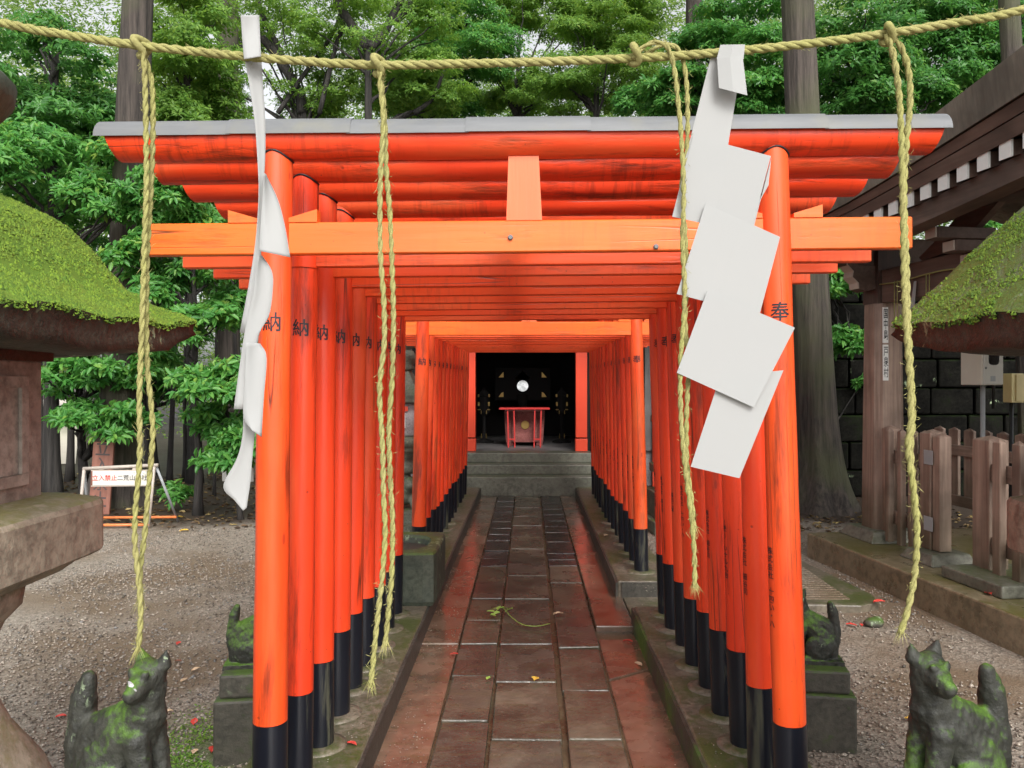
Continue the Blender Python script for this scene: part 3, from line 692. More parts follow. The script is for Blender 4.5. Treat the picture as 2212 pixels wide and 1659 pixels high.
def hanging(label, strands, knot, rr=.0034, ty=.0):
    g = empty('hanging_rope', W(*knot, RY), (0, 0, 0), label, 'rope', 'ropes hanging from the straw rope'); o = g.location.copy()
    for k, pts in enumerate(strands):
        pp = [W(x, y, RY - .006 + .012 * (k % 2)) - o for x, y in pts]
        twisted(pp, rr, .034, 2, 12, 7, hand=1).build('cord', MAT['rope_g'], g, True)
    fuzz([[W(x, y, RY - .006 + .012 * (k % 2)) - o for x, y in pts] for k, pts in enumerate(strands)], rr, 260, g, int(knot[0]))
    x, y = knot; kp = MB()
    loop = [Vector((math.cos(a) * .006, math.sin(a) * .0115, math.sin(a * 2) * .002)) for a in np.linspace(0, 2 * math.pi, 19)]
    Mx = Matrix.Rotation(R(90), 3, 'Z') @ Matrix.Rotation(0, 3, 'Y')
    kp.tube([Mx @ V((q.z * 2 , q.x * 0 + q.y * .0, 0)) + V((q.z * 2, q.y, q.y * 0 + q.x * 1.6)) for q in loop], .0044, 8, False)
    kp.build('knot', MAT['rope_g'], g, True)
    return g
hanging('yellow twisted rope hanging leftmost, its end meeting a fox statue head', [
    [(308, 104), (312, 150), (315, 250), (316, 400), (311, 560), (306, 720), (301, 860), (302, 980), (292, 1110), (292, 1180), (300, 1260), (304, 1330), (298, 1408)],
    [(304, 108), (318, 140), (329, 190), (330, 300), (325, 430), (318, 560), (316, 700), (319, 800), (330, 930), (320, 1060), (313, 1150), (303, 1230), (304, 1300)]], (306, 104))
hanging('yellow rope with two split ends hanging before the left gate posts', [
    [(820, 148), (822, 190), (828, 260), (824, 340), (821, 430), (822, 553), (829, 650), (830, 740), (820, 840), (826, 960), (829, 1080), (832, 1150), (825, 1250), (815, 1340), (806, 1430), (801, 1478)],
    [(818, 150), (826, 200), (832, 280), (834, 360), (842, 460), (846, 553), (850, 690), (847, 820), (840, 930), (844, 1050), (848, 1130), (846, 1240), (840, 1310), (832, 1395)]], (818, 144))
gC = hanging('yellow rope tied with a looped bow, hanging beside the right paper streamer', [
    [(1367, 128), (1385, 106), (1412, 92), (1440, 100), (1455, 140), (1464, 210), (1472, 300), (1477, 420), (1474, 520), (1479, 620), (1476, 700), (1470, 790), (1471, 900), (1480, 1010), (1490, 1090), (1499, 1180), (1501, 1265)],
    [(1362, 120), (1395, 118), (1430, 96), (1462, 104), (1478, 140), (1485, 220), (1484, 320), (1473, 400), (1480, 500), (1484, 600), (1480, 690), (1487, 790), (1483, 900), (1484, 1000), (1494, 1080), (1499, 1140)]], (1372, 120), .0031)
hanging('yellow twisted rope hanging rightmost, in front of the stone platform', [
    [(1915, 74), (1930, 120), (1942, 200), (1947, 300), (1950, 420), (1952, 560), (1956, 680), (1963, 780), (1968, 900), (1962, 970), (1974, 1060), (1981, 1150), (1976, 1240), (1960, 1320), (1944, 1368)],
    [(1918, 72), (1945, 100), (1962, 150), (1966, 220), (1958, 310), (1953, 420), (1958, 560), (1961, 680), (1966, 780), (1972, 890), (1967, 960), (1970, 1020), (1976, 1100)]], (1917, 76), .0039)

def sheet(name, quad, Y, parent, org, th=.0007, ny=2, nx=2, curl=0.0, Yo=None):
    """thin folded paper: quad of pixels (tl, tr, br, bl), Y depth; curl bows it"""
    tl, tr, br, bl = [V((*q, 0)) for q in quad]; pts = []
    for j in range(ny + 1):
        for i in range(nx + 1):
            u, v = i / nx, j / ny; q = tl.lerp(tr, u).lerp(bl.lerp(br, u), v)
            y = Y + curl * math.sin(math.pi * u) + (Yo[0] * (1 - v) + Yo[1] * v if Yo else 0)
            pts.append(W(q.x, q.y, y) - org)
    fs = [(j * (nx + 1) + i, j * (nx + 1) + i + 1, (j + 1) * (nx + 1) + i + 1, (j + 1) * (nx + 1) + i) for j in range(ny) for i in range(nx)]
    o = MB().add(pts, fs).build(name, MAT['paper'], parent); m = o.modifiers.new('s', 'SOLIDIFY'); m.thickness = th; m.offset = 0
    return o
o1 = W(1583, 110, RY); st1 = empty('paper_streamer', o1, (0, 0, 0), 'large white zigzag paper streamer folded over the rope on the right', 'streamer', 'paper streamers on the rope')
sheet('paper_panel', [(1556, 97), (1609, 96), (1606, 128), (1548, 128)], RY - .010, st1, o1, curl=-.004)
sheet('paper_panel', [(1549, 126), (1604, 122), (1614, 206), (1553, 190)], RY - .012, st1, o1, curl=-.003)
sheet('paper_panel', [(1538, 112), (1606, 112), (1563, 372), (1473, 372)], RY + .004, st1, o1)
sheet('paper_panel', [(1497, 293), (1665, 337), (1622, 505), (1452, 468)], RY + .003, st1, o1, Yo=(-.0006, .0006), curl=.001)
sheet('paper_panel', [(1524, 440), (1685, 512), (1640, 682), (1462, 635)], RY - .003, st1, o1, Yo=(.0006, -.0006), curl=.001)
sheet('paper_panel', [(1660, 400), (1666, 340), (1626, 500), (1610, 492)], RY + .006, st1, o1)
sheet('paper_panel', [(1528, 628), (1717, 708), (1628, 880), (1462, 805)], RY - .009, st1, o1, Yo=(.0008, -.0006), curl=.0012)
sheet('paper_panel', [(1556, 812), (1692, 800), (1597, 1033), (1492, 1008)], RY - .003, st1, o1)
def ribbon(name, L, Rr, parent, org, Y, dy, th=.0007):
    n = 26; l = catmull([V((*p, 0)) for p in L], 6); r = catmull([V((*p, 0)) for p in Rr], 6)
    samp = lambda a, t: a[int(t * (len(a) - 1))].lerp(a[min(len(a) - 1, int(t * (len(a) - 1)) + 1)], t * (len(a) - 1) % 1)
    pts = []; nx = 4
    for j in range(n + 1):
        t = j / n; a, b = samp(l, t), samp(r, t)
        for i in range(nx + 1):
            u = i / nx; q = a.lerp(b, u); pts.append(W(q.x, q.y, Y + dy * (u - .3) + .004 * math.sin(3 * t + u * 1.7)) - org)
    fs = [(j * (nx + 1) + i, j * (nx + 1) + i + 1, (j + 1) * (nx + 1) + i + 1, (j + 1) * (nx + 1) + i) for j in range(n) for i in range(nx)]
    o = MB().add(pts, fs).build(name, MAT['paper'], parent, True); m = o.modifiers.new('s', 'SOLIDIFY'); m.thickness = th; m.offset = 0; return o
o2 = W(541, 118, RY); st2 = empty('paper_streamer', o2, (0, 0, 0), 'narrow white paper streamer twisted edge-on, hanging at the left gate post', 'streamer', 'paper streamers on the rope')
ribbon('paper_panel', [(520, 33), (523, 80), (527, 128)], [(560, 33), (562, 80), (564, 122)], st2, o2, RY - .012, .01)
ribbon('paper_panel', [(526, 112), (538, 180), (550, 260), (556, 340), (559, 420), (552, 520), (538, 610), (518, 718)], [(564, 112), (568, 180), (573, 260), (573, 340), (568, 420), (563, 520), (568, 610), (560, 724)], st2, o2, RY + .004, .010)
ribbon('paper_panel', [(571, 374), (566, 440), (562, 500), (560, 542)], [(574, 376), (600, 430), (616, 490), (627, 556)], st2, o2, RY - .004, .018)
ribbon('paper_panel', [(558, 552), (545, 640), (532, 700), (524, 745), (512, 830), (505, 884)], [(566, 552), (586, 582), (590, 615), (582, 680), (556, 738), (556, 884)], st2, o2, RY - .004, .012)
ribbon('paper_panel', [(532, 740), (528, 830), (526, 900), (545, 930)], [(562, 742), (576, 772), (570, 860), (565, 944)], st2, o2, RY - .009, .012)
ribbon('paper_panel', [(526, 880), (524, 940), (512, 990), (482, 1050), (506, 1080), (525, 1103)], [(554, 880), (550, 940), (545, 990), (541, 1040), (536, 1075), (533, 1097)], st2, o2, RY + .004, .008)

# ------------------------------------------------------------------ STONE LANTERNS (near pair)
PROF_L = ([.10, .178, .224, .299, .3555, .41, .473, .56], [2.17, 2.122, 2.097, 2.053, 1.974, 1.89, 1.838, 1.802])
PROF_R = ([.10, .20, .331, .384, .429, .4757, .533, .60], [2.28, 2.23, 2.133, 2.06, 2.006, 1.948, 1.875, 1.803])
def lantern(cx, cy, label, topmat, moss_n, seed, prof):
    H = prof[0][-1]; roof_h = lambda s: float(np.interp(s, *prof))
    g = empty('stone_lantern', (cx, cy, 0), (0, 0, 0), label, 'stone lantern', 'mossy stone lanterns in front of the gates')
    # roof: four concave sides, thick eave, upturned corners
    def rp(side, u, s):
        up = .018 * (abs(u) ** 3) * (s / H) ** 3 - .018 * (s / H) ** 3
        z = roof_h(s) + up
        x, y = s, u * s
        for _ in range(side): x, y = -y, x
        b = .012 * mnoise.noise(Vector((x * 7 + seed, y * 7, z * 7))) + .008 * mnoise.noise(Vector((x * 22 + seed, y * 22, z * 22)))
        return Vector((x, y, z + b))
    mb = MB(); nu, ns = 28, 22; S = [.10 + (H - .10) * (i / ns) for i in range(ns + 1)]; tufts = []
    for sd in range(4):
        vs = [rp(sd, -1 + 2 * i / nu, s) for s in S for i in range(nu + 1)]
        mb.add(vs, [(j * (nu + 1) + i, (j + 1) * (nu + 1) + i, (j + 1) * (nu + 1) + i + 1, j * (nu + 1) + i + 1) for j in range(ns) for i in range(nu)])
    o = mb.build('roof', topmat, g, True)
    bm = bmesh.new(); bm.from_mesh(o.data); bmesh.ops.remove_doubles(bm, verts=bm.verts, dist=.004); bm.to_mesh(o.data); bm.free()
    eb = MB()
    for sd in range(4):
        vs = []
        rows = 6
        for j in range(rows + 1):
            for i in range(nu + 1):
                u = -1 + 2 * i / nu; p = rp(sd, u, H); th = .088 - .045 * abs(u) ** 3
                if j <= 3: t = j / 3; q = p + Vector((0, 0, -th * t)); ins = 1 - .02 * math.sin(t * 3)
                else: t = (j - 3) / 3; q = p + Vector((0, 0, -th - .02 * math.sin(t * math.pi) )); ins = 1 - .55 * t
                nse = 1 + .012 * mnoise.noise(Vector((q.x * 16, q.y * 16, q.z * 16 + seed)))
                zz = q.z if j <= 3 else q.z * (1 - t) + 1.70 * t
                vs.append((q.x * ins * nse, q.y * ins * nse, zz))
        eb.add(vs, [(j * (nu + 1) + i, (j + 1) * (nu + 1) + i, (j + 1) * (nu + 1) + i + 1, j * (nu + 1) + i + 1) for j in range(rows) for i in range(nu)])
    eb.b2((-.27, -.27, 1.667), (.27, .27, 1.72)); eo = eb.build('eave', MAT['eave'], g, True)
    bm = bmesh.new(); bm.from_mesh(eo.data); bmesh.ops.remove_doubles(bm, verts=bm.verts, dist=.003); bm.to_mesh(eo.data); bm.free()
    if moss_n:   # short moss tufts rooted on the roof
        side = rng.integers(0, 4, moss_n); u = rng.uniform(-1, 1, moss_n); s = np.sqrt(rng.uniform(.10 ** 2, (H + .008) ** 2, moss_n)); Vv = np.zeros((moss_n, 4, 3))
        for k in range(moss_n):
            if topmat is not MAT['moss']:
                q = rp(int(side[k]), u[k], s[k])
                if mnoise.noise(q * 9 + Vector((seed, 0, 0))) + .5 * mnoise.noise(q * 31) < -.16: continue
            p = rp(int(side[k]), u[k], min(s[k], H)) - Vector((0, 0, random.random() ** 2 * .016 if s[k] > H - .002 else 0)); cl = mnoise.noise(p * 30); r = random.uniform(.003, .0065) * (1 + .4 * cl); h = random.uniform(.0015, .0055) * (1 + 1.0 * max(-.5, cl)); a = random.random() * 6.28
            for c_ in range(3): Vv[k, c_] = (p.x + r * math.cos(a + c_ * 2.094), p.y + r * math.sin(a + c_ * 2.094), p.z - .003 + random.uniform(-.002, .002))
            Vv[k, 3] = (p.x + random.uniform(-.004, .004), p.y + random.uniform(-.004, .004), p.z + h)
        base = np.arange(moss_n)[:, None, None] * 4; Fi = (base + np.array([[0, 1, 3], [1, 2, 3], [2, 0, 3]])[None]).reshape(-1, 3)
        tag(link('moss', np_mesh('moss', Vv.reshape(-1, 3), Fi, MAT['moss']), g), kind='stuff')
    fb = MB()   # fire box with recessed panel frames
    fb.lathe([(.25, 1.27), (.25, 1.672)], 4, rot=R(45), sq=None); fb.v = [(x * 1.414, y * 1.414, z) for x, y, z in fb.v]
    o = bev(fb.build('fire_box', MAT['firebox'], g), .008, 2)
    for a in range(4):
        Mz = Matrix.Rotation(a * math.pi / 2, 3, 'Z')
        for (ya, yb, za, zb) in ((-.17, .17, 1.33, 1.36), (-.17, .17, 1.595, 1.625), (-.17, -.14, 1.3605, 1.5945), (.14, .17, 1.3605, 1.5945)):
            m2 = MB().b2((.249, ya, za), (.262, yb, zb)); m2.v = [tuple(Mz @ V(p)) for p in m2.v]; m2.build('panel_frame', MAT['firebox'], o)
        m2 = MB().b2((.2495, -.139, 1.361), (.253, .139, 1.594)); m2.v = [tuple(Mz @ V(p)) for p in m2.v]; m2.build('panel', MAT['firebox'], o)
    pm = MB(); pm.lathe([(.25, 1.05), (.31, 1.075), (.36, 1.115), (.385, 1.118), (.392, 1.125), (.392, 1.255), (.385, 1.268), (.33, 1.285), (.27, 1.29)], 64, sq=9)
    pm.build('platform', MAT['lantern'], g, True).data.polygons.foreach_set('use_smooth', [False] * (len(pm.f)))
    sm = MB(); sm.lathe([(.42, 0), (.42, .10), (.37, .13), (.36, .30), (.335, .42), (.29, .56), (.225, .68), (.182, .80), (.185, .88), (.215, .96), (.248, 1.0), (.255, 1.052)], 48, sq=5)
    sm.build('stem', MAT['lantern'], g, True)
    fm = MB(); fm.lathe([(.13, 2.14), (.15, 2.17), (.14, 2.20), (.18, 2.25), (.245, 2.31), (.28, 2.355), (.286, 2.40), (.272, 2.415), (.16, 2.425), (.15, 2.46), (.17, 2.52), (.15, 2.60), (.08, 2.68), (.02, 2.74)], 32)
    fm.build('finial', MAT['basin'], g, True, (0, 0, prof[1][0] - 2.17))
    return g
lantern(-1.63, 2.02, 'stone lantern with bright green moss roof, left of the gates', MAT['moss'], 64000, 0, PROF_L)
lantern(1.79, 2.02, 'stone lantern with patchy grey and green roof, right of the gates', MAT['roofgrey'], 60000, 4.4, PROF_R)

# ------------------------------------------------------------------ FOX STATUES
def fox(x, y, z, sc_, me, rz, label, ped, pedsize):
    f_ = link('fox_statue', me, None, (x, y, z), (0, 0, rz)); f_.scale = (sc_ * .94, sc_ * .88, sc_)
    tag(f_, label, 'statue', 'stone fox statues')
    w, d = pedsize; pe = empty('pedestal', (x, y, 0), (0, 0, rz), ped, 'pedestal', 'pedestals under the fox statues')
    bev(MB().b2((-w / 2, -d / 2, -.02), (w / 2, d / 2, z - .105)).build('block', MAT['pedestal'], pe), .012, 2)
    bev(MB().b2((-w / 2 * .86, -d / 2 * .86, z - .105), (w / 2 * .86, d / 2 * .86, z - .003)).build('block', MAT['pedestal'], pe), .012, 2)
fox(-1.01, 2.0, .515, 1.0, fox_r, R(-14), 'dark mossy fox statue with chipped pale muzzle, near the left lantern', 'stone pedestal under the chipped fox statue near the left lantern', (.42, .34))
fox(1.06, 2.0, .525, 1.02, fox_l, R(16), 'green mossy fox statue with smiling face, near the right lantern', 'stone pedestal under the smiling fox statue near the right lantern', (.42, .34))
fox(-1.195, 3.5, .372, .72, fox_r, R(8), 'small fox statue half hidden behind the leftmost gate posts', 'square stone pedestal behind the leftmost gate posts', (.29, .29))
fox(1.285, 3.62, .345, .74, fox_l, R(-8), 'small fox statue with pale lichen tail, behind the rightmost gate post', 'square stone pedestal behind the rightmost gate post', (.32, .30))
chip = blob_mesh('chipped_muzzle', [('e', V((0, 0, 0)), (.016, .010, .009)), ('e', V((.018, -.002, -.006)), (.012, .009, .007)), ('e', V((-.010, 0, .006)), (.010, .007, .006))], .004, MAT['drum'], 1, .004)
link('chipped_muzzle', chip, bpy.data.objects['fox_statue'], (.090, -.088, .372), (R(-20), R(20), 0)).scale = (.75,) * 3

# ------------------------------------------------------------------ STONE BASIN
bs = MB(); x0, x1, y0, y1, zb, zt = -1.20, -.612, 5.25, 6.0, PT - .004, .468; cx_, cy_ = (x0 + x1) / 2, (y0 + y1) / 2
n = 40; ring = lambda rx, ry, z, sq: [((lambda c, s: (cx_ + rx * c * (abs(c) ** sq + abs(s) ** sq) ** (-1 / sq), cy_ + ry * s * (abs(c) ** sq + abs(s) ** sq) ** (-1 / sq), z))(math.cos(2 * math.pi * k / n), math.sin(2 * math.pi * k / n))) for k in range(n)]
hx, hy = (x1 - x0) / 2, (y1 - y0) / 2
rows = [ring(hx * .97, hy * .97, zb, 16), ring(hx, hy, zb + .03, 16), ring(hx, hy, zt - .012, 16), ring(hx - .012, hy - .012, zt, 16), ring(hx * .74, hy * .72, zt - .002, 2.6), ring(hx * .70, hy * .68, zt - .02, 2.5), ring(hx * .60, hy * .58, zt - .16, 2.3)]
bs.v = [p for r in rows for p in r]
for j in range(len(rows) - 1):
    for k in range(n): bs.f.append((j * n + k, j * n + (k + 1) % n, (j + 1) * n + (k + 1) % n, (j + 1) * n + k))
bs.f += [tuple(range(n))[::-1], tuple(range((len(rows) - 1) * n, len(rows) * n))]
ba = bs.build('water_basin', MAT['basin']); tag(ba, 'square mossy stone basin with an oval hollow, beside the path', 'basin')
MB().lathe([(.01, 0), (.36, 0)], 30, (0, 0, 0), cap=False).build('water', MAT['concdark'], ba, loc=(cx_, cy_, zt - .055)).scale = (.58, .75, 1)

# ------------------------------------------------------------------ ORNATE LANTERN behind the left gap, stone monument behind the right gap
gl = empty('carved_lantern', (-1.33, 8.55, 0), (0, 0, R(15)), 'tall carved stone lantern with scrolled roof, seen between the left posts', 'stone lantern')
MB().lathe([(.42, 0), (.42, .10), (.33, .11), (.33, .22), (.26, .24)], 6).build('base', MAT['carved'], gl)
gm = blob_mesh('guardian', [('e', V((0, 0, .38)), (.13, .15, .12)), ('c', (.02, -.10, .45), (.05, -.16, .52), .08, .07), ('e', V((.05, -.19, .50)), (.06, .07, .05)), ('c', (.08, -.1, .36), (.10, -.15, .25), .05, .045), ('c', (-.08, -.1, .36), (-.08, -.15, .25), .05, .045), ('c', (-.02, .12, .42), (-.02, .16, .62), .05, .035), ('c', (.0, 0, .45), (0, 0, .62), .10, .07), ('c', (.06, -.14, .55), (.10, -.10, .58), .025, .015)], .014, MAT['carved'], 3, .006)
link('guardian', gm, gl)
MB().lathe([(.10, .60), (.15, .63), (.13, .70), (.10, .76), (.19, .84), (.22, .86), (.22, .90), (.25, .91), (.25, 1.0), (.20, 1.005)], 20).build('platform', MAT['carved'], gl, True)
dr = MB().lathe([(.17, 1.005), (.19, 1.03), (.20, 1.18), (.19, 1.33), (.17, 1.355)], 24).build('drum', MAT['drum'], gl, True)
for a in range(14):
    aa = 2 * math.pi * a / 14
    pet = MB().tube([(0, 0, .018), (0, 0, .085)], [.010, .021], 8); o = pet.build('petal', MAT['drum'], dr, True)
    Mt = Matrix.Rotation(R(-62), 4, 'Z') @ Matrix.Translation((0, -.20, 1.18)) @ Matrix.Rotation(aa, 4, 'Y'); o.matrix_local = Mt
MB().box((0, 0, 0), (.11, .008, .16)).build('window', MAT['white'], dr, loc=(-.06, -.198, 1.18), rot=(0, 0, R(-15)))
MB().box((0, 0, 0), (.16, .008, .05)).build('lintel', MAT['redpanel'], dr, loc=(-.06, -.2, 1.30), rot=(0, 0, R(-15)))
rf = MB(); 
for k in range(6):
    a0, a1 = math.pi / 3 * k, math.pi / 3 * (k + 1)
    P_ = lambda r, z, a: (r * math.cos(a), r * math.sin(a), z)
    rf.add([P_(.08, 1.70, a0), P_(.08, 1.70, a1), P_(.17, 1.56, a1), P_(.17, 1.56, a0), P_(.32, 1.44, a1), P_(.32, 1.44, a0), P_(.31, 1.37, a1), P_(.31, 1.37, a0), P_(.15, 1.35, a1), P_(.15, 1.35, a0)], [(3, 2, 1, 0), (5, 4, 2, 3), (7, 6, 4, 5), (9, 8, 6, 7)])
ro = rf.build('roof', MAT['carved'], gl)
for k in range(6):
    a = math.pi / 3 * k
    sp = [V((r * math.cos(t), 0, r * math.sin(t))) for t, r in [(q * .55, .075 - q * .006) for q in range(11)]]
    Mt = Matrix.Rotation(a, 3, 'Z'); MB().tube([Mt @ (q + V((.29, 0, 1.47))) for q in sp], [.026 - .0012 * i for i in range(11)], 8).build('scroll', MAT['carved'], ro, True)
MB().lathe([(.09, 1.70), (.12, 1.73), (.10, 1.76), (.13, 1.80), (.14, 1.85), (.10, 1.91), (.07, 1.93), (.11, 1.95), (.125, 2.0), (.11, 2.05), (.06, 2.10), (.01, 2.15)], 18).build('finial', MAT['carved'], gl, True)
gm2 = empty('stone_monument', (1.62, 8.6, 0), (0, 0, R(6)), 'grey stacked stone monument seen between the right gate posts', 'monument')
for (w, z0, z1) in ((.72, 0, .14), (.60, .14, .42), (.40, .42, .60), (.52, .60, .70), (.36, .70, 1.14), (.50, 1.14, 1.22), (.42, 1.22, 1.36)):
    bev(MB().b2((-w / 2, -w / 2, z0), (w / 2, w / 2, z1 - .002)).build('block', MAT['carved'], gm2), .014, 2)
MB().lathe([(.12, 1.36), (.15, 1.42), (.10, 1.46), (.10, 1.50), (.06, 1.55), (.01, 1.58)], 14).build('finial', MAT['pedestal'], gm2, True)

# ------------------------------------------------------------------ SHRINE HALL with its steps and furnishings
hall = empty('shrine_hall', (0, 11.1, 0), (0, 0, 0), 'dark shrine hall with red jambs and stone steps at the end of the path', 'shrine')
hp = lambda *a: MB().b2((a[0], a[1] - 11.1, a[2]), (a[3], a[4] - 11.1, a[5]))
for k, (y0_, z1_) in enumerate(((11.06, .250), (11.36, .386), (11.66, .527))):
    bev(hp(-.93, y0_, (-.02, .2505, .3865)[k], .93, 12.05, z1_).build('step', MAT['step'], hall), .012, 2)
hp(-2.6, 12.06, 0, 2.6, 15.3, .524).build('floor', MAT['hallfloor'], hall)
for s in (-1, 1):
    c = .845 if s < 0 else .795
    bev(hp(s * c - .06 if s < 0 else c - .085, 11.93, .735, s * c + .055 if s < 0 else c + .085, 12.08, 2.4).build('jamb', MAT['redpanel'], hall), .006, 2)
    bev(hp(s * c - .065 if s < 0 else c - .09, 11.92, .530, s * c + .06 if s < 0 else c + .09, 12.09, .715).build('jamb_base', MAT['redpanel'], hall), .006, 2)
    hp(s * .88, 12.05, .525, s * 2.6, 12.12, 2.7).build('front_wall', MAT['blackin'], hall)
    for q in range(8):
        xa = s * (1.02 + q * .2); bev(hp(xa - .07, 12.0, .53, xa + .07, 12.048, 2.55).build('wall_board', MAT['greyboard'], hall), .004, 1)
    bev(hp(s * 1.95 - .09, 11.93, 0, s * 1.95 + .09, 11.998, 2.7).build('pillar', MAT['redpanel'], hall), .01, 2)
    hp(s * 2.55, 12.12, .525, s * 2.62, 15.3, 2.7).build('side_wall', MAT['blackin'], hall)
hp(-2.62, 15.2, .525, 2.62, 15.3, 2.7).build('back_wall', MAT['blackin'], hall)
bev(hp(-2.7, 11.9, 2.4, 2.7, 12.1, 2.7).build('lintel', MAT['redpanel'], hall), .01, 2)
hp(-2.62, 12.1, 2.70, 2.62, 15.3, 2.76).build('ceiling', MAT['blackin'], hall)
rr = MB().add([(-3.3, -.15, 2.78), (3.3, -.15, 2.78), (3.3, 2.6, 3.75), (-3.3, 2.6, 3.75), (3.3, 5.2, 2.78), (-3.3, 5.2, 2.78), (-3.3, -.15, 2.90), (3.3, -.15, 2.90), (3.3, 2.6, 3.88), (-3.3, 2.6, 3.88), (3.3, 5.2, 2.9), (-3.3, 5.2, 2.9)],
              [(3, 2, 1, 0), (5, 4, 2, 3), (6, 7, 8, 9), (9, 8, 10, 11), (0, 1, 7, 6), (4, 5, 11, 10), (1, 2, 8, 7), (2, 4, 10, 8), (3, 0, 6, 9), (5, 3, 9, 11)])
rr.build('roof', MAT['halltile'], hall)
# offering table, offering box, mirror, lamps
FZ = .5245
tb = empty('offering_table', (-.06, 12.72, FZ), (0, 0, 0), 'slim red lacquered table before the offering box, inside the hall', 'table')
bev(MB().b2((-.40, -.14, .600), (.40, .14, .630)).build('table_top', MAT['tablered'], tb), .005, 1)
for x in (-.265, -.165, .165, .265):
    for y in (-.10, .10):
        t_ = .018 * (-1 if x < 0 else 1); MB().tube([(x - t_ * .0, y, .599), (x + (.012 if x < 0 else -.012), y, 0)], [.014, .013], 4).build('leg', MAT['tablered'], tb)
for s in (-1, 1): bev(MB().b2((s * .20 - .055, -.112, .120), (s * .20 + .055, -.090, .142)).build('stretcher', MAT['tablered'], tb), .002, 1)
ob = empty('offering_box', (-.06, 13.15, FZ), (0, 0, 0), 'worn maroon offering box with a round gold crest, behind the red table', 'offering box')
MB().hexa([(-.30, -.2, .06), (.30, -.2, .06), (.30, .2, .06), (-.30, .2, .06), (-.33, -.22, .56), (.33, -.22, .56), (.33, .22, .56), (-.33, .22, .56)]).build('body', MAT['boxred'], ob)
for x in (-.24, .24): MB().b2((x - .05, -.19, 0), (x + .05, .19, .059)).build('foot', MAT['boxred'], ob)
for x in (-.18, .18): MB().b2((x - .025, -.235, .07), (x + .025, -.212, .555)).build('stile', MAT['boxred'], ob)
cr = MB().lathe([(.070, 0), (.070, .010), (.062, .016), (.0, .016)], 24).build('crest', MAT['gold'], ob, loc=(.01, -.214, .34), rot=(R(90), 0, 0))
for k in range(3):
    a = R(90 + 120 * k); MB().lathe([(.022, 0), (.022, .003), (.0, .004)], 12, (.03 * math.cos(a), .03 * math.sin(a), .0165)).build('comma_mark', MAT['pipeorange'] if 0 else MAT['gold'], cr)
mi = empty('sacred_mirror', (-.10, 14.3, FZ), (0, 0, 0), 'round bright mirror on a black stand in the dark hall', 'mirror')
MB().lathe([(.0, 0), (.108, .0), (.108, .012), (.100, .020), (.0, .021)], 40).build('disc', MAT['mirror'], mi, loc=(0, 0, .955), rot=(R(81), R(3), 0), smooth=False)
MB().prism([(-.12, 0), (.12, 0), (.125, .05), (.08, .06), (.07, .10), (.03, .12), (0, .17), (-.03, .12), (-.07, .10), (-.08, .06), (-.125, .05)], .02, .05, lambda u, v, w: (u, w, v + 1.07)).build('crown_ornament', MAT['gold'], mi)
MB().lathe([(.20, 0), (.20, .05), (.10, .10), (.06, .5), (.09, .78), (.10, .82)], 16).build('stand', MAT['blackin'], mi)
for sx, sz in ((-1, 1), (1, 1), (-1, -1), (1, -1)):
    MB().prism([(0, 0), (.09, 0), (.085, .12 if sz > 0 else .09), (.05, .07)], -.01, .01, lambda u, v, w: (sx * (.43 - u), w, .76 + v if sz < 0 else 1.11 - v * -1 * .8)).build('gold_corner', MAT['gold'], mi)
bev(MB().b2((-.50, .02, .70), (.50, .06, 1.28)).build('back_board', MAT['blackin'], mi), .01, 1)
for s in (-1, 1):
    lp = empty('altar_lamp', (s * .66 - .09, 13.6, FZ), (0, 0, 0), f"slender black altar lamp with gold fittings, {'left' if s < 0 else 'right'} of the offering box", 'lamp', 'altar lamps in the hall')
    MB().lathe([(.16, 0), (.16, .03), (.09, .05), (.03, .08), (.025, .45), (.05, .47), (.10, .52), (.10, .55), (.085, .56), (.085, .78), (.12, .80), (.03, .90), (.01, .95)], 8).build('stand', MAT['blackin'], lp)
    for (x, z, w, h) in ((-.085, .66, .03, .07), (.085, .66, .03, .07), (-.09, .80, .025, .05), (.09, .80, .025, .05), (-.08, .565, .05, .015), (.08, .565, .05, .015), (-.045, .52, .012, .06), (.045, .52, .012, .06), (-.04, .12, .012, .08), (.04, .12, .012, .08)):
        bev(MB().box((x, -.095, z), (w, .02, h)).build('gold_fitting', MAT['gold'], lp), .004, 1)

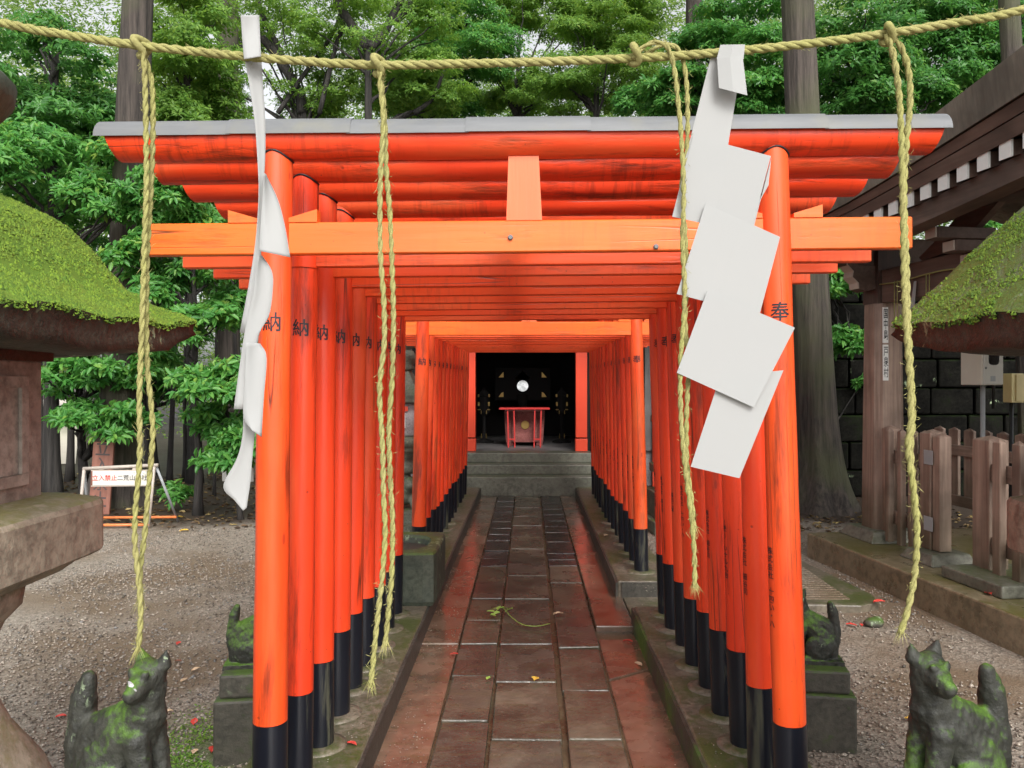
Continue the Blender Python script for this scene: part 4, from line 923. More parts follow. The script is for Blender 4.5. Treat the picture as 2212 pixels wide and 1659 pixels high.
# ------------------------------------------------------------------ GATE BUILDING on the right
ANG = R(7.95)
GO = V((3.13, 7.05, 0))
Mz = Matrix.Translation(GO) @ Matrix.Rotation(ANG, 4, 'Z')
pf = tag(bev(MB().b2((-.56, -6.5, -.03), (4.2, .30, .215)).build('stone_platform', MAT['platform']), .014, 2), 'wet olive concrete platform under the wooden gate building', 'platform'); pf.matrix_world = Mz
gb_ = empty('gate_building', GO, (0, 0, ANG), 'roofed wooden gate building with white rafter ends and bark roof', 'building')
GH = .31
for (lx, ly) in ((0, 0), (0, -3.3), (1.7, 0), (1.7, -3.3)):
    bev(MB().hexa([(lx - .27, ly - .27, .2155), (lx + .27, ly - .27, .2155), (lx + .27, ly + .27, .2155), (lx - .27, ly + .27, .2155), (lx - .21, ly - .21, GH), (lx + .21, ly - .21, GH), (lx + .21, ly + .21, GH), (lx - .21, ly + .21, GH)]).build('base_stone', MAT['step'], gb_), .012, 2)
    r0, r1 = .148, .128; p8 = lambda r, z: [(lx + a * r, ly + b * r, z) for a, b in ((-1, -.62), (-.62, -1), (.62, -1), (1, -.62), (1, .62), (.62, 1), (-.62, 1), (-1, .62))]
    mb = MB(); mb.add(p8(r0, GH) + p8(r1, 2.27), [tuple(range(8))[::-1], tuple(range(8, 16))] + [(i, (i + 1) % 8, 8 + (i + 1) % 8, 8 + i) for i in range(8)])
    mb.build('pillar', MAT['wood'], gb_)
    MB().b2((lx - .118, ly - .118, 2.272), (lx + .118, ly + .118, 3.0)).build('pillar_top', MAT['darkwood_z'], gb_)
for lx in (0, 1.7):
    bev(MB().b2((lx - .09, -3.18, 2.27), (lx + .09, -.119, 2.56)).build('cross_beam', MAT['darkwood'], gb_), .012, 2)
    # carved beam nose toward the path, pale end faces
    if lx == 0:
        poly = [(.117, 2.40), (.117, 2.60), (.27, 2.60), (.345, 2.655), (.375, 2.61), (.315, 2.55), (.325, 2.50), (.27, 2.45), (.265, 2.40), (.20, 2.375)]
        bn = MB().prism(poly, -.075, .075, lambda u, v, w: (-u, w, v)).build('beam_nose', MAT['darkwood'], gb_)
        for p_, q_ in zip(poly[3:8], poly[4:9]):
            MB().prism([(p_[0] + .001, p_[1]), (q_[0] + .001, q_[1]), (q_[0] + .010, q_[1]), (p_[0] + .010, p_[1])], -.072, .072, lambda u, v, w: (-u, w, v)).build('nose_face', MAT['palewood'], bn)
    bev(MB().b2((lx - .11, -3.9, 2.86), (lx + .11, .62, 3.05)).build('wall_plate', MAT['darkwood'], gb_), .012, 2)
for ly in (0, -3.3):
    bev(MB().b2((-.02, ly - .08, 2.62), (1.72, ly + .08, 2.84)).build('tie_beam', MAT['darkwood'], gb_), .01, 2)
    bev(MB().b2((-.62, ly - .07, 2.60), (-.12, ly + .07, 2.74)).build('bracket_arm', MAT['darkwood'], gb_), .01, 2)
ezf = lambda t: 2.80 + .075 * max(0, -t - .6) ** 1.2
# eave boards, rafters and thick bark roof; eave line at local x = -.70
def swept(name, prof_f, ts, mat, parent=gb_):
    mb = MB(); k = len(prof_f(ts[0])); 
    for t in ts: mb.v += [(p[0], t, p[1]) for p in prof_f(t)]
    for i in range(len(ts) - 1):
        for j in range(k): mb.f.append((i * k + j, i * k + (j + 1) % k, (i + 1) * k + (j + 1) % k, (i + 1) * k + j)[::-1])
    mb.f += [tuple(range(k)), tuple(range((len(ts) - 1) * k, len(ts) * k))[::-1]]
    return mb.build(name, mat, parent)
TS = [.75, .4, 0, -.4, -.8, -1.2, -1.6, -2.0, -2.4, -2.8, -3.2, -3.6, -4.0]
E = -.70; SL = .50
bt = lambda t: 3.085 + .300 * (max(0, -t - .40) / 2.05) ** 1.15      # top of the bark edge
mid = lambda t: ezf(t) + .05
swept('bark_roof', lambda t: [(E - .10, mid(t) + .40 * (bt(t) - mid(t))), (E - .13, bt(t)), (.6, bt(t) + .55), (.85, bt(t) + .70), (.85, bt(t) + .45), (.4, bt(t) + .22)], TS, MAT['barkroof'])
swept('bark_roof', lambda t: [(2.5, mid(t) + .1), (2.53, bt(t)), (1.1, bt(t) + .55), (.852, bt(t) + .70), (.852, bt(t) + .45), (1.3, bt(t) + .22)], TS, MAT['barkroof'])
swept('eave_board', lambda t: [(E - .045, mid(t) + .22 * (bt(t) - mid(t))), (E - .075, mid(t) + .395 * (bt(t) - mid(t))), (E + .25, mid(t) + .395 * (bt(t) - mid(t)) + .10), (E + .25, mid(t) + .22 * (bt(t) - mid(t)) + .10)], TS, MAT['darkwood'])
swept('eave_board', lambda t: [(E - .005, mid(t) - .01), (E - .035, mid(t) + .21 * (bt(t) - mid(t))), (E + .25, mid(t) + .21 * (bt(t) - mid(t)) + .10), (E + .25, mid(t) + .09)], TS, MAT['darkwood'])
swept('soffit', lambda t: [(E + .05, mid(t) + .012), (E + .05, mid(t) + .03), (.85, mid(t) + .44), (.85, mid(t) + .42)], TS, MAT['darkwood'])
t = .62
while t > -3.95:
    z = ezf(t) + .045
    mb = MB().hexa([(E + .0225, t - .044, z - .09), (E + .0225, t + .044, z - .09), (.80, t + .044, z + .28), (.80, t - .044, z + .28), (E + .0225, t - .044, z), (E + .0225, t + .044, z), (.80, t + .044, z + .37), (.80, t - .044, z + .37)])
    rf_ = mb.build('rafter', MAT['palewood' if 0 else 'darkwood'], gb_)
    MB().hexa([(E + .005, t - .047, z - .098), (E + .005, t + .047, z - .098), (E + .022, t + .047, z - .092), (E + .022, t - .047, z - .092), (E + .005, t - .047, z + .003), (E + .005, t + .047, z + .003), (E + .022, t + .047, z + .006), (E + .022, t - .047, z + .006)]).build('rafter_end', MAT['white'], rf_)
    t -= .185
swept('purlin', lambda t: [(-.62, ezf(t) - .17), (-.62, ezf(t) - .035), (-.46, ezf(t) - .035), (-.46, ezf(t) - .17)], TS, MAT['darkwood'])
# bracket blocks with pale end faces between plate and beam
for ly in (-1.25, -2.35):
    for k, (dx, z) in enumerate(((-.40, 2.62), (-.26, 2.53), (-.12, 2.44))):
        b_ = bev(MB().b2((dx, ly - .07, z), (.06 , ly + .07, z + .085)).build('bracket', MAT['darkwood'], gb_), .006, 1)
        MB().b2((dx - .012, ly - .06, z + .008), (dx - .001, ly + .06, z + .078)).build('bracket_face', MAT['palewood'], b_)
MB().prism([(-.6, 2.565), (-1.0, 2.60), (-1.25, 2.74), (-1.45, 2.86), (-1.05, 2.86), (-.8, 2.72), (-.55, 2.60)], -.03, .03, lambda u, v, w: (w, u, v)).build('carved_strut', MAT['darkwood'], gb_)
MB().b2((1.78, -3.2, 1.2), (1.80, -.1, 2.4)).build('lattice_panel', MAT['darkwood'], gb_)
# pillar name plates
for key, z0, z1, zc in (('plq1', 1.725 + .20, 2.235, 0), ('plq2', 1.60, 1.91, 0)):
    zc = (z0 + z1) / 2; x_ = -.148
    pl_ = empty('name_plate', GO, (0, 0, ANG), f"narrow white name plate on the wooden pillar, {'upper' if key == 'plq1' else 'lower'} of two", 'plate', 'name plates on the pillar')
    fr = lambda z: -.148 + (.02) * (z - GH) / (2.27 - GH)
    bev(MB().hexa([(-.085, fr(z0) - .008, z0), (-.035, fr(z0) - .008, z0), (-.035, fr(z0) + .004, z0), (-.085, fr(z0) + .004, z0), (-.085, fr(z1) - .008, z1), (-.035, fr(z1) - .008, z1), (-.035, fr(z1) + .004, z1), (-.085, fr(z1) + .004, z1)]).build('board', MAT['white'], pl_), .002, 1)
    link('lettering', text_mesh(key, .092, MAT['ink'], lambda x, y: (-.060 + x * .48, fr(zc + y) - .0095, zc + y)), pl_)
# small streamers and thin cords on the beam
def small_streamer(ly, lab):
    g = empty('paper_streamer', Mz @ V((-.10, ly, 2.40)), (0, 0, ANG), lab, 'streamer', 'small streamers on the gate building')
    for (x0_, x1_, z0_, z1_, dx) in ((-.012, .022, -.24, 0, .0), (-.02, .06, -.34, -.18, .0), (-.055, -.012, -.46, -.30, .0), (.0, .05, -.46, -.345, .0)):
        o = MB().add([(-.004, x0_, z1_), (-.004, x1_, z1_), (-.03, x1_ + .015, z0_), (-.03, x0_ - .01, z0_)], [(0, 1, 2, 3)]).build('paper_panel', MAT['paper'], g); m = o.modifiers.new('s', 'SOLIDIFY'); m.thickness = .001
small_streamer(-.62, 'small white paper streamer under the brown beam, beside the pillar')
small_streamer(-1.22, 'small white paper streamer under the brown beam, at the mossy roof edge')
cm = MB(); cm.tube([(-.115, -.14 - .2 * k, 2.43 - .01 * math.sin(k * 1.2)) for k in range(15)], .006, 6); co_ = cm.build('thin_rope', MAT['rope'], None, True, GO, (0, 0, ANG)); tag(co_, 'thin yellow cord along the brown beam of the gate building', 'rope')
for k, ly in enumerate((-.36, -.40, -.78, -.82, -1.10, -1.13, -1.42, -1.46)):
    MB().tube([(-.12, ly, 2.43), (-.122, ly, 2.08)], .004, 5).build('tassel', MAT['rope'], co_, True)

# ------------------------------------------------------------------ WOODEN FENCES
def picket(lx, ly, z0, z1, w, d, parent, mat=None):
    p = MB().hexa([(lx - d / 2, ly - w / 2, z0), (lx + d / 2, ly - w / 2, z0), (lx + d / 2, ly + w / 2, z0), (lx - d / 2, ly + w / 2, z0), (lx - d / 2, ly - w / 2, z1 - .03), (lx + d / 2, ly - w / 2, z1 - .03), (lx + d / 2, ly + w / 2, z1 - .03), (lx - d / 2, ly + w / 2, z1 - .03)])
    p.f.remove((4, 5, 6, 7)); n = len(p.v); p.v.append((lx, ly, z1)); p.f += [(4, 5, n), (5, 6, n), (6, 7, n), (7, 4, n)]
    return bev(p.build('picket', mat or MAT['wood'], parent), .004, 1)
fe = empty('picket_fence', GO, (0, 0, ANG), 'brown wooden picket fence section between the pillar and the hinged gate', 'fence', 'wooden picket fences')
picket(-.05, -.20, .24, 1.22, .12, .09, fe)
for ly in (-.32, -.49, -.64): picket(-.14, ly, .25, 1.21, .055, .05, fe)
for ly in (-.40, -.56): picket(.02, ly, .27, 1.20, .11, .03, fe)
for z in (.96, .45): bev(MB().b2((-.108, -.80, z - .055), (-.072, -.24, z + .055)).build('rail', MAT['wood_y'], fe), .004, 1)
gp = empty('gate_post', Mz @ V((-.10, -.90, 0)), (0, 0, ANG), 'thick wooden gate post with two metal hinges on a stone foot', 'post')
picket(.0, .065, .30, 1.225, .13, .14, gp); lf = picket(-.01, -.056, .305, 1.205, .085, .10, gp); lf.name = 'gate_stile'
for z in (1.01, .50): bev(MB().b2((-.074, -.035, z - .055), (-.0705, .075, z + .055)).build('hinge', MAT['greypipe'], gp), .002, 1)
bev(MB().hexa([(-.20, -.21, .2155), (.20, -.21, .2155), (.20, .21, .2155), (-.20, .21, .2155), (-.15, -.15, .298), (.15, -.15, .298), (.15, .16, .298), (-.15, .16, .298)]).build('foot_stone', MAT['step'], gp), .012, 2)
fe2 = empty('picket_fence', GO, (0, 0, ANG), 'brown wooden picket fence section behind the right stone lantern', 'fence', 'wooden picket fences')
picket(-.10, -1.46, .24, 1.22, .17, .15, fe2)
for ly in (-1.66, -1.84, -2.02, -2.2, -2.38): picket(-.19, ly, .25, 1.215, .075, .05, fe2)
for z in (.97, .47): bev(MB().b2((-.160, -2.9, z - .06), (-.128, -1.52, z + .06)).build('rail', MAT['wood_y'], fe2), .004, 1)
bev(MB().b2((-.40, -1.95, .2155), (.12, -1.35, .30)).build('foot_stone', MAT['step'], fe2), .012, 2)
fe3 = empty('picket_fence', GO, (0, 0, ANG), 'rear wooden picket fence seen through the open gateway', 'fence', 'wooden picket fences')
for k in range(13): picket(1.62, 1.52 - .24 * k, .27, 1.10, .15, .035, fe3)
for z in (.86, .33): bev(MB().b2((1.555, -1.6, z - .055), (1.595, 1.7, z + .055)).build('rail', MAT['wood_y'], fe3), .004, 1)

# ------------------------------------------------------------------ METER BOXES, WALL, MAT, STAKE
mbx = empty('meter_box', W(2125, 793, 7.6) + V((0, 0, 0)), (0, 0, R(22)), 'beige electric meter box with dark window, on a grey pole', 'meter box')
bev(MB().b2((-.135, -.09, -.17), (.135, .14, .17)).build('case', MAT['box'], mbx), .008, 2)
dd = bev(MB().b2((-.13, -.103, -.165), (.13, -.091, .165)).build('door', MAT['boxside'], mbx), .004, 1)
MB().lathe([(.066, 0), (.066, .008), (.058, .010)], 24, sq=4).build('window', MAT['darkglass'], dd, loc=(.0, -.103, .085), rot=(R(90), 0, 0))
MB().box((-.01, -.105, -.11), (.06, .004, .05)).build('label', MAT['greypipe'], dd); MB().lathe([(.012, 0), (.012, .006)], 10).build('lock', MAT['cap'], dd, loc=(-.105, -.103, -.01), rot=(R(90), 0, 0))
MB().tube([(.05, .05, -.17), (.05, .05, -1.62)], .022, 10).build('pole', MAT['greypipe'], mbx, True)
MB().tube([(.15, .06, .12), (.19, .05, .10), (.20, .05, -.1), (.19, .05, -.4)], .014, 8).build('cable', MAT['rubber'], mbx, True)
yb = empty('junction_box', W(2190, 838, 7.7), (0, 0, R(12)), 'small yellow steel box beside the electric meter box', 'meter box')
bev(MB().b2((-.07, -.05, -.14), (.07, .06, .14)).build('case', MAT['yellowbox'], yb), .006, 2)
bev(MB().b2((-.03, -.062, -.125), (.068, -.051, .125)).build('door', MAT['yellowbox'], yb), .003, 1)
MB().tube([(0, .03, -.14), (0, .03, -1.55)], .018, 8).build('pole', MAT['rubber'], yb, True)
wl = empty('stone_wall', (2.9, 11.0, 0), (0, 0, 0), 'tall blackened stone block wall behind the fence and cedar', 'wall')
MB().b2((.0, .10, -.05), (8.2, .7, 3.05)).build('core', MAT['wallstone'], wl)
z = 0.0; rowi = 0
while z < 3.0:
    h = .36 + random.uniform(-.03, .04); x = -.25 * (rowi % 2)
    while x < 7.6:
        w = random.uniform(.45, .75); d = random.uniform(-.03, .03)
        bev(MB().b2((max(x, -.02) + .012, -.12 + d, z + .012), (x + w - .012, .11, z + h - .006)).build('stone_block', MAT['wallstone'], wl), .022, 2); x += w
    z += h; rowi += 1
ss = MB().prism([(1.22, 5.60), (2.30, 5.52), (2.46, 5.60), (2.50, 5.80), (2.30, 7.3), (1.22, 7.3)], -.02, .052, lambda u, v, w: (u, v, w)).build('stone_slab', MAT['concrete']); bev(ss, .012, 2)
tag(ss, 'ribbed stone slab lying on the gravel beside the platform', 'slab')
for k in range(26): MB().b2((1.25, 5.66 + k * .062, .0525), (2.28, 5.692 + k * .062, .058)).build('rib', MAT['ground'], ss)
stk = bev(MB().b2((-.055, -.02, 0), (.055, .02, .30)).build('wooden_stake', MAT['wood'], loc=WG(1838, 1062) + V((0, 0, -.02)), rot=(R(-6), R(-10), 0)), .005, 1); tag(stk, 'short pale wooden stake leaning at the foot of the stone wall', 'stake')
rk = blob_mesh('rock', [('e', V((0, 0, .02)), (.07, .05, .035)), ('e', V((.03, .02, .03)), (.04, .04, .03))], .012, MAT['pedestal'], 2, .006)
tag(link('rock', rk, None, WG(1888, 1352)), 'small dark rock on the wet gravel by the ribbed slab', 'rock')

# ------------------------------------------------------------------ SIGNS on the left
sg = empty('keep_out_sign', WG(262, 1140), (0, 0, R(3)), 'white pipe barrier with a hanging white sign board in red and black lettering', 'sign')
SC = 8.66 / F; sx = lambda px: (px - 262) * SC; sz = lambda py: EYE - (py - HY) * SC
for a, b, m, r in (((182, 1012), (340, 1005), 'pipewhite', .019), ((184, 1012), (172, 1140), 'pipewhite', .017), ((332, 1006), (320, 1140), 'pipewhite', .015)):
    MB().tube([(sx(a[0]), 0, sz(a[1])), (sx(b[0]), 0, max(0, sz(b[1])))], r, 10).build('pipe', MAT[m], sg, True)
MB().tube([(sx(334), .02, sz(1008)), (sx(356), .35, .0)], .015, 10).build('pipe', MAT['greypipe'], sg, True)
MB().tube([(sx(182), .02, sz(1012)), (sx(160), .35, .0)], .015, 10).build('pipe', MAT['greypipe'], sg, True)
for py, x1_, yy in ((1112, 356, .30), (1137, 322, .0)): MB().tube([(sx(165), yy, .06 + (.0 if yy else -.03)), (sx(x1_), yy, .06 + (.0 if yy else -.03))], .015, 8).build('pipe', MAT['pipeorange'], sg, True)
bd = bev(MB().b2((sx(203), -.02, sz(1048)), (sx(317), .004, sz(1017))).build('board', MAT['signboard'], sg), .004, 1)
MB().b2((sx(200), -.016, sz(1050)), (sx(320), .008, sz(1048.3))).build('rim', MAT['palewood'], bd); MB().b2((sx(200), -.016, sz(1016.7)), (sx(320), .008, sz(1015))).build('rim', MAT['palewood'], bd)
zc = sz(1032.5); link('lettering', text_mesh('keep', .066, MAT['redink'], lambda x, y: (sx(229) + x, -.0225, zc + y)), bd); link('lettering', text_mesh('futara', .064, MAT['ink'], lambda x, y: (sx(287) + x, -.0225, zc + y)), bd)
for px in (220, 290): MB().b2((sx(px) - .02, -.008, sz(1016)), (sx(px) + .02, .008, sz(1009))).build('hanger', MAT['palewood'], sg)
ws = empty('wooden_sign', W(217, 1075, 9.55), (R(-4), R(2), 0), 'red brown wooden board with carved grey characters leaning on the cedar', 'sign')
bev(MB().b2((-.125, -.02, -.2), (.125, .02, .665)).build('board', MAT['signred'], ws), .01, 2)
link('lettering', text_mesh('keepv', .185, MAT['carvedink'], lambda x, y: (x, -.0225, .27 + y * 1.1)), ws)
wh = empty('white_notice', W(514, 1040, 9.4), (0, 0, R(-6)), 'small white notice board with a peaked top, under the shrubs', 'sign')
bev(MB().prism([(-.19, .0), (.19, .0), (.19, .26), (0, .31), (-.19, .26)], -.012, .012, lambda u, v, w: (u, w, v)).build('board', MAT['white'], wh), .003, 1)
bev(MB().prism([(-.22, .255), (0, .315), (.22, .255), (.22, .275), (0, .335), (-.22, .275)], -.03, .03, lambda u, v, w: (u, w, v)).build('roof', MAT['palewood'], wh), .003, 1)
for k, x_ in enumerate((.12, .0, -.06, -.12)): link('lettering', text_mesh('tree' if k == 0 else 'small', .075 if k == 0 else .042, MAT['carvedink'], lambda x, y: (x_ + x, -.0135, .13 + y)), wh)
MB().b2((-.02, .013, -.42), (.02, .045, .2)).build('post', MAT['darkwood_z'], wh)

# ------------------------------------------------------------------ TREES
def unit(a): return a / np.maximum(1e-9, np.linalg.norm(a, axis=-1, keepdims=True))
def leaf_arrays(P, D, U, L, Wd, fold=.25, droop=.18, simple=False):
    """six-vertex folded leaves; P base, D direction, U up"""
    S = unit(np.cross(D, U)); U = unit(np.cross(S, D)); L = L[:, None]; Wd = Wd[:, None]
    pt = lambda a, b, c: P + D * L * a + S * Wd * b + U * (Wd * c)
    if simple:
        Vt = np.stack([pt(0, 0, 0), pt(.45, -.5, fold * .6), pt(1, 0, -droop * 1.6), pt(.45, .5, fold * .6)], 1); n = len(P)
        return Vt.reshape(-1, 3), (np.arange(n) * 4)[:, None] + np.arange(4)[None]
    Vt = np.stack([pt(0, 0, 0), pt(.32, -.46, fold), pt(.68, -.40, fold - droop), pt(1, 0, -droop * 2), pt(.68, .40, fold - droop), pt(.32, .46, fold), ], 1)
    n = len(P); b = (np.arange(n) * 6)[:, None, None]; Fq = (b + np.array([[0, 1, 2, 3], [0, 3, 4, 5]])[None]).reshape(-1, 4)
    return Vt.reshape(-1, 3), Fq
def rosettes(C, A, leafL, nleaf, r, spread=.6, simple=False):
    """C centres, A axes -> leaf arrays"""
    n = len(C); A = unit(A); h = unit(np.cross(A, unit(r.normal(size=(n, 3))))); k = np.cross(A, h)
    az = (np.arange(nleaf)[None] * (2.399) + r.uniform(0, 6.28, (n, 1)) + r.normal(0, .25, (n, nleaf)))
    el = r.uniform(-.25, .75, (n, nleaf)); rad = h[:, None] * np.cos(az)[..., None] + k[:, None] * np.sin(az)[..., None]
    D = unit(rad * np.cos(el)[..., None] + A[:, None] * np.sin(el)[..., None]); D[..., 2] -= .12; D = unit(D)
    off = r.uniform(-.5, .35, (n, nleaf, 1)) * leafL * spread * 1.4
    P = C[:, None] + A[:, None] * off + D * leafL * .15; L = leafL * r.uniform(.65, 1.15, (n, nleaf)); U = np.broadcast_to(A[:, None], D.shape) + r.normal(0, .25, D.shape)
    return leaf_arrays(P.reshape(-1, 3), D.reshape(-1, 3), U.reshape(-1, 3), L.ravel(), L.ravel() * r.uniform(.34, .44, L.size), simple=simple)
def crown_mesh(c, half, npad, nros, leafL, mat, seed, nleaf=8, padr=(.28, .5), flat=.42, simple=False):
    r = np.random.default_rng(seed); c = np.array(c, float); half = np.array(half, float)
    q = unit(r.normal(size=(npad, 3))) * (r.uniform(.12, 1, (npad, 1)) ** (1 / 2.2)); pc = c + q * half
    pr = r.uniform(*padr, npad) * min(1.6, half[[0, 2]].mean()); per = np.maximum(6, (nros * (pr ** 2) / (pr ** 2).sum()).astype(int))
    C, A = [], []
    for i in range(npad):
        d = unit(r.normal(size=(per[i], 3))); d[:, 2] = np.abs(d[:, 2]) * .9 - .22
        rr_ = r.uniform(.5, 1.15, (per[i], 1)); s = np.array([1, 1, flat * r.uniform(.75, 1.9)]) * pr[i]
        C.append(pc[i] + d * rr_ * s); A.append(d * np.array([.9, .9, .5]) + np.array([0, -.15, .75]))
    Vt, Fq = rosettes(np.concatenate(C), np.concatenate(A), leafL, nleaf, r, simple=simple)
    return np_mesh('crown', Vt, Fq, mat, True), pc, pr
def limb_pts(a, b, sag, seed):
    a, b = V(a), V(b); n = 7; return [a.lerp(b, i / n) + V((mnoise.noise(V((seed, i * .7, 0))) * .12, mnoise.noise(V((seed, 0, i * .7))) * .12, sag * math.sin(math.pi * i / n))) * (1 if 0 < i < n else 0) for i in range(n + 1)]
def tree(name, label, base, top, tr, crown, mat='leaf_mid', bark='bark', leafL=.11, npad=14, nros=900, seed=1, group='trees and shrubs behind the gates', limbs=9, nleaf=8, padr=(.28, .5), extra=None, nseg=10):
    """base, top: trunk ends (world); crown: list of (centre, half extents) world"""
    base, top = V(base), V(top); g = empty(name, base, (0, 0, 0), label, 'tree' if 'tree' in name or 'cedar' in name else 'shrub', group); o = base
    mb = MB(); m = 14; pts, rad = [], []
    for i in range(m + 1):
        t_ = i / m; p = base.lerp(top, t_) - o; w = .05 * min(1, (top - base).length / 4)
        pts.append(p + V((mnoise.noise(V((seed * 3.1, t_ * 3, 0))) * w, mnoise.noise(V((seed * 3.1, 9, t_ * 3))) * w, 0)))
        rad.append(tr * (1 - .55 * t_) * (1 + .5 * math.exp(-t_ * 18)))
    mb.tube(pts, rad, nseg)
    rnd = random.Random(seed); cms = []
    for ci, (c, h) in enumerate(crown):
        me, pc, pr = crown_mesh(c, h, npad, nros, leafL, MAT[mat], seed * 17 + ci, nleaf, padr, simple=base.y > 12); me.transform(Matrix.Translation(-o)); cms.append(me)
        for j in rnd.sample(range(len(pc)), min(limbs, len(pc))):
            e = V(pc[j]) - o
            zt = min(max((e.z - .5 * (e.xy - pts[0].xy).length) / max(.1, (top - base).z), .12), .97); k = min(m, max(1, int(zt * m))); s_ = pts[k]
            lp_ = limb_pts(s_, e, .08, seed + j); r0 = min(rad[k] * .55, .05) ; mb.tube(lp_, [r0 * (1 - .8 * q / 7) for q in range(8)], 6)
    if extra:
        for ex, r0, r1 in extra: mb.tube([V(p) - o for p in catmull(ex, 5)], list(np.linspace(r0, r1, (len(ex) - 1) * 5 + 1)), 8)
    mb.build('trunk', MAT[bark], g, True)
    for me in cms: link('crown', me, g)
    return g
def B(px, py, Y, hw, hh, hd=None):
    s = Y / F; p = W(px, py, Y); return (p, (hw * s, hd if hd else hw * s * .9, hh * s))

# cedars with tall bare trunks (flared roots), crowns above the frame
def cedar(label, base, top, r0, r1, bark, flare, seed, crown_z=None):
    base, top = V(base), V(top); g = empty('cedar_tree', base, (0, 0, 0), label, 'tree', 'tall cedar trunks'); mb = MB(); n = 28; H = (top - base).length; m = 40; vs = []
    for i in range(m + 1):
        t_ = (i / m) ** 1.5; c = base.lerp(top, t_) - base; z = t_ * H; r = r0 + (r1 - r0) * t_
        for k in range(n):
            a = 2 * math.pi * k / n; lobes = .5 + .5 * math.sin(a * 5 + seed) * math.sin(a * 3 + seed * 2)
            rr_ = r * (1 + .05 * mnoise.noise(V((math.cos(a) * 2 + seed, math.sin(a) * 2, z * .5))) + .035 * math.sin(a * 9 + seed)) + flare * math.exp(-z / .38) * (.25 + lobes) + flare * .3 * math.exp(-z / 1.2) * lobes
            vs.append((c.x + rr_ * math.cos(a), c.y + rr_ * math.sin(a), c.z - (.05 if i == 0 else 0)))
    mb.add(vs, [(i * n + k, i * n + (k + 1) % n, (i + 1) * n + (k + 1) % n, (i + 1) * n + k) for i in range(m) for k in range(n)])
    mb.build('trunk', MAT[bark], g, True)
    me, pc, pr = crown_mesh(top + V((0, 0, .5)), (2.0, 2.0, 2.2), 18, 420, .17, MAT['leaf_deep'], seed * 5, 6); me.transform(Matrix.Translation(-base)); link('crown', me, g)
    return g
def cedar_px(label, px0, Y, px1, py1, w0, w1, bark, flare, seed):
    b = V(((px0 - VX) * Y / F, Y, 0)); t1 = W(px1, py1, Y); d = (t1 - b); top = b + d * (13.0 / d.z)
    return cedar(label, b, top, w0 * Y / F / 2, w1 * Y / F / 2 * .8, bark, flare, seed)
cedar_px('tall grey cedar trunk on the left, beside the keep-out barrier', 249, 10.2, 297, 30, 76, 58, 'cedar', .16, 1)
cedar_px('tall mossy cedar trunk with spreading roots, before the dark stone wall', 1774, 9.9, 1724, 20, 82, 62, 'cedar_m', .30, 2)
cedar_px('cedar trunk standing back, behind the left paper streamer', 493, 14.0, 492, 30, 50, 46, 'cedar', .12, 3)
cedar_px('slim cedar trunk standing back, above the looped rope bow', 1498, 16.0, 1500, 30, 44, 42, 'cedar', .12, 4)
cedar_px('pale green leaning trunk above the bark roof', 2240, 9.4, 2182, 60, 44, 44, 'cedar_m', .12, 5)

T = tree
G0 = lambda px, Y: V(((px - VX) * Y / F, Y, -.03))
T('broadleaf_tree', 'dense dark green tree filling the upper left corner', G0(112, 11.2), W(118, 120, 11.2), .11, [B(50, 180, 11.2, 170, 210, 1.2), B(170, 330, 11.6, 140, 130)], 'leaf_deep', leafL=0.105, npad=34, nros=1900, seed=21, limbs=12)
T('broadleaf_tree', 'fresh green tree with layered branches above the moss roof', G0(120, 10.2), W(105, 330, 10.2), .09, [B(110, 400, 10.0, 190, 130, .9), B(340, 440, 9.3, 130, 85, .8)], 'leaf_mid', leafL=0.1, npad=28, nros=1400, seed=22, limbs=10)
T('broadleaf_tree', 'light green tree between the left cedar trunk and the streamer', G0(420, 12.4), W(400, 60, 12.4), .10, [B(400, 130, 12.4, 120, 150), B(420, 320, 12.8, 130, 130)], 'leaf_light', leafL=0.09, npad=38, nros=2400, seed=23, limbs=10)
T('broadleaf_tree', 'glossy green shrub tree below the left beam ends', G0(430, 9.5), W(415, 560, 9.5), .05, [B(440, 640, 9.4, 115, 110, .8), B(350, 560, 9.7, 100, 70, .6)], 'leaf_mid', leafL=.115, npad=16, nros=620, seed=24, limbs=10)
T('leafy_shrub', 'glossy shrub with bright new leaves next to the leftmost gate post', G0(520, 9.2), W(475, 780, 9.2), .028, [B(465, 850, 9.0, 95, 110, .6), B(505, 955, 9.0, 60, 60, .4)], 'leaf_mid', leafL=.12, npad=14, nros=420, seed=25, limbs=10, padr=(.3, .55))
T('leafy_shrub', 'low hanging leafy branches beside the lantern fire box', G0(185, 10.4), W(170, 760, 10.4), .07, [B(150, 800, 9.9, 85, 55, .5), B(230, 905, 9.7, 100, 45, .5), B(285, 780, 9.9, 90, 50, .5)], 'leaf_mid', leafL=.115, npad=10, nros=230, seed=26, limbs=8, padr=(.35, .6))
T('broadleaf_tree', 'dark shaded tree in the depth of the left thicket', G0(330, 13.5), W(300, 420, 13.5), .10, [B(300, 640, 13.4, 190, 140, 1.0), B(330, 820, 13.2, 120, 60, .8), B(470, 520, 13.6, 140, 130, 1.0)], 'leaf_deep', leafL=.13, npad=16, nros=560, seed=27, limbs=10)
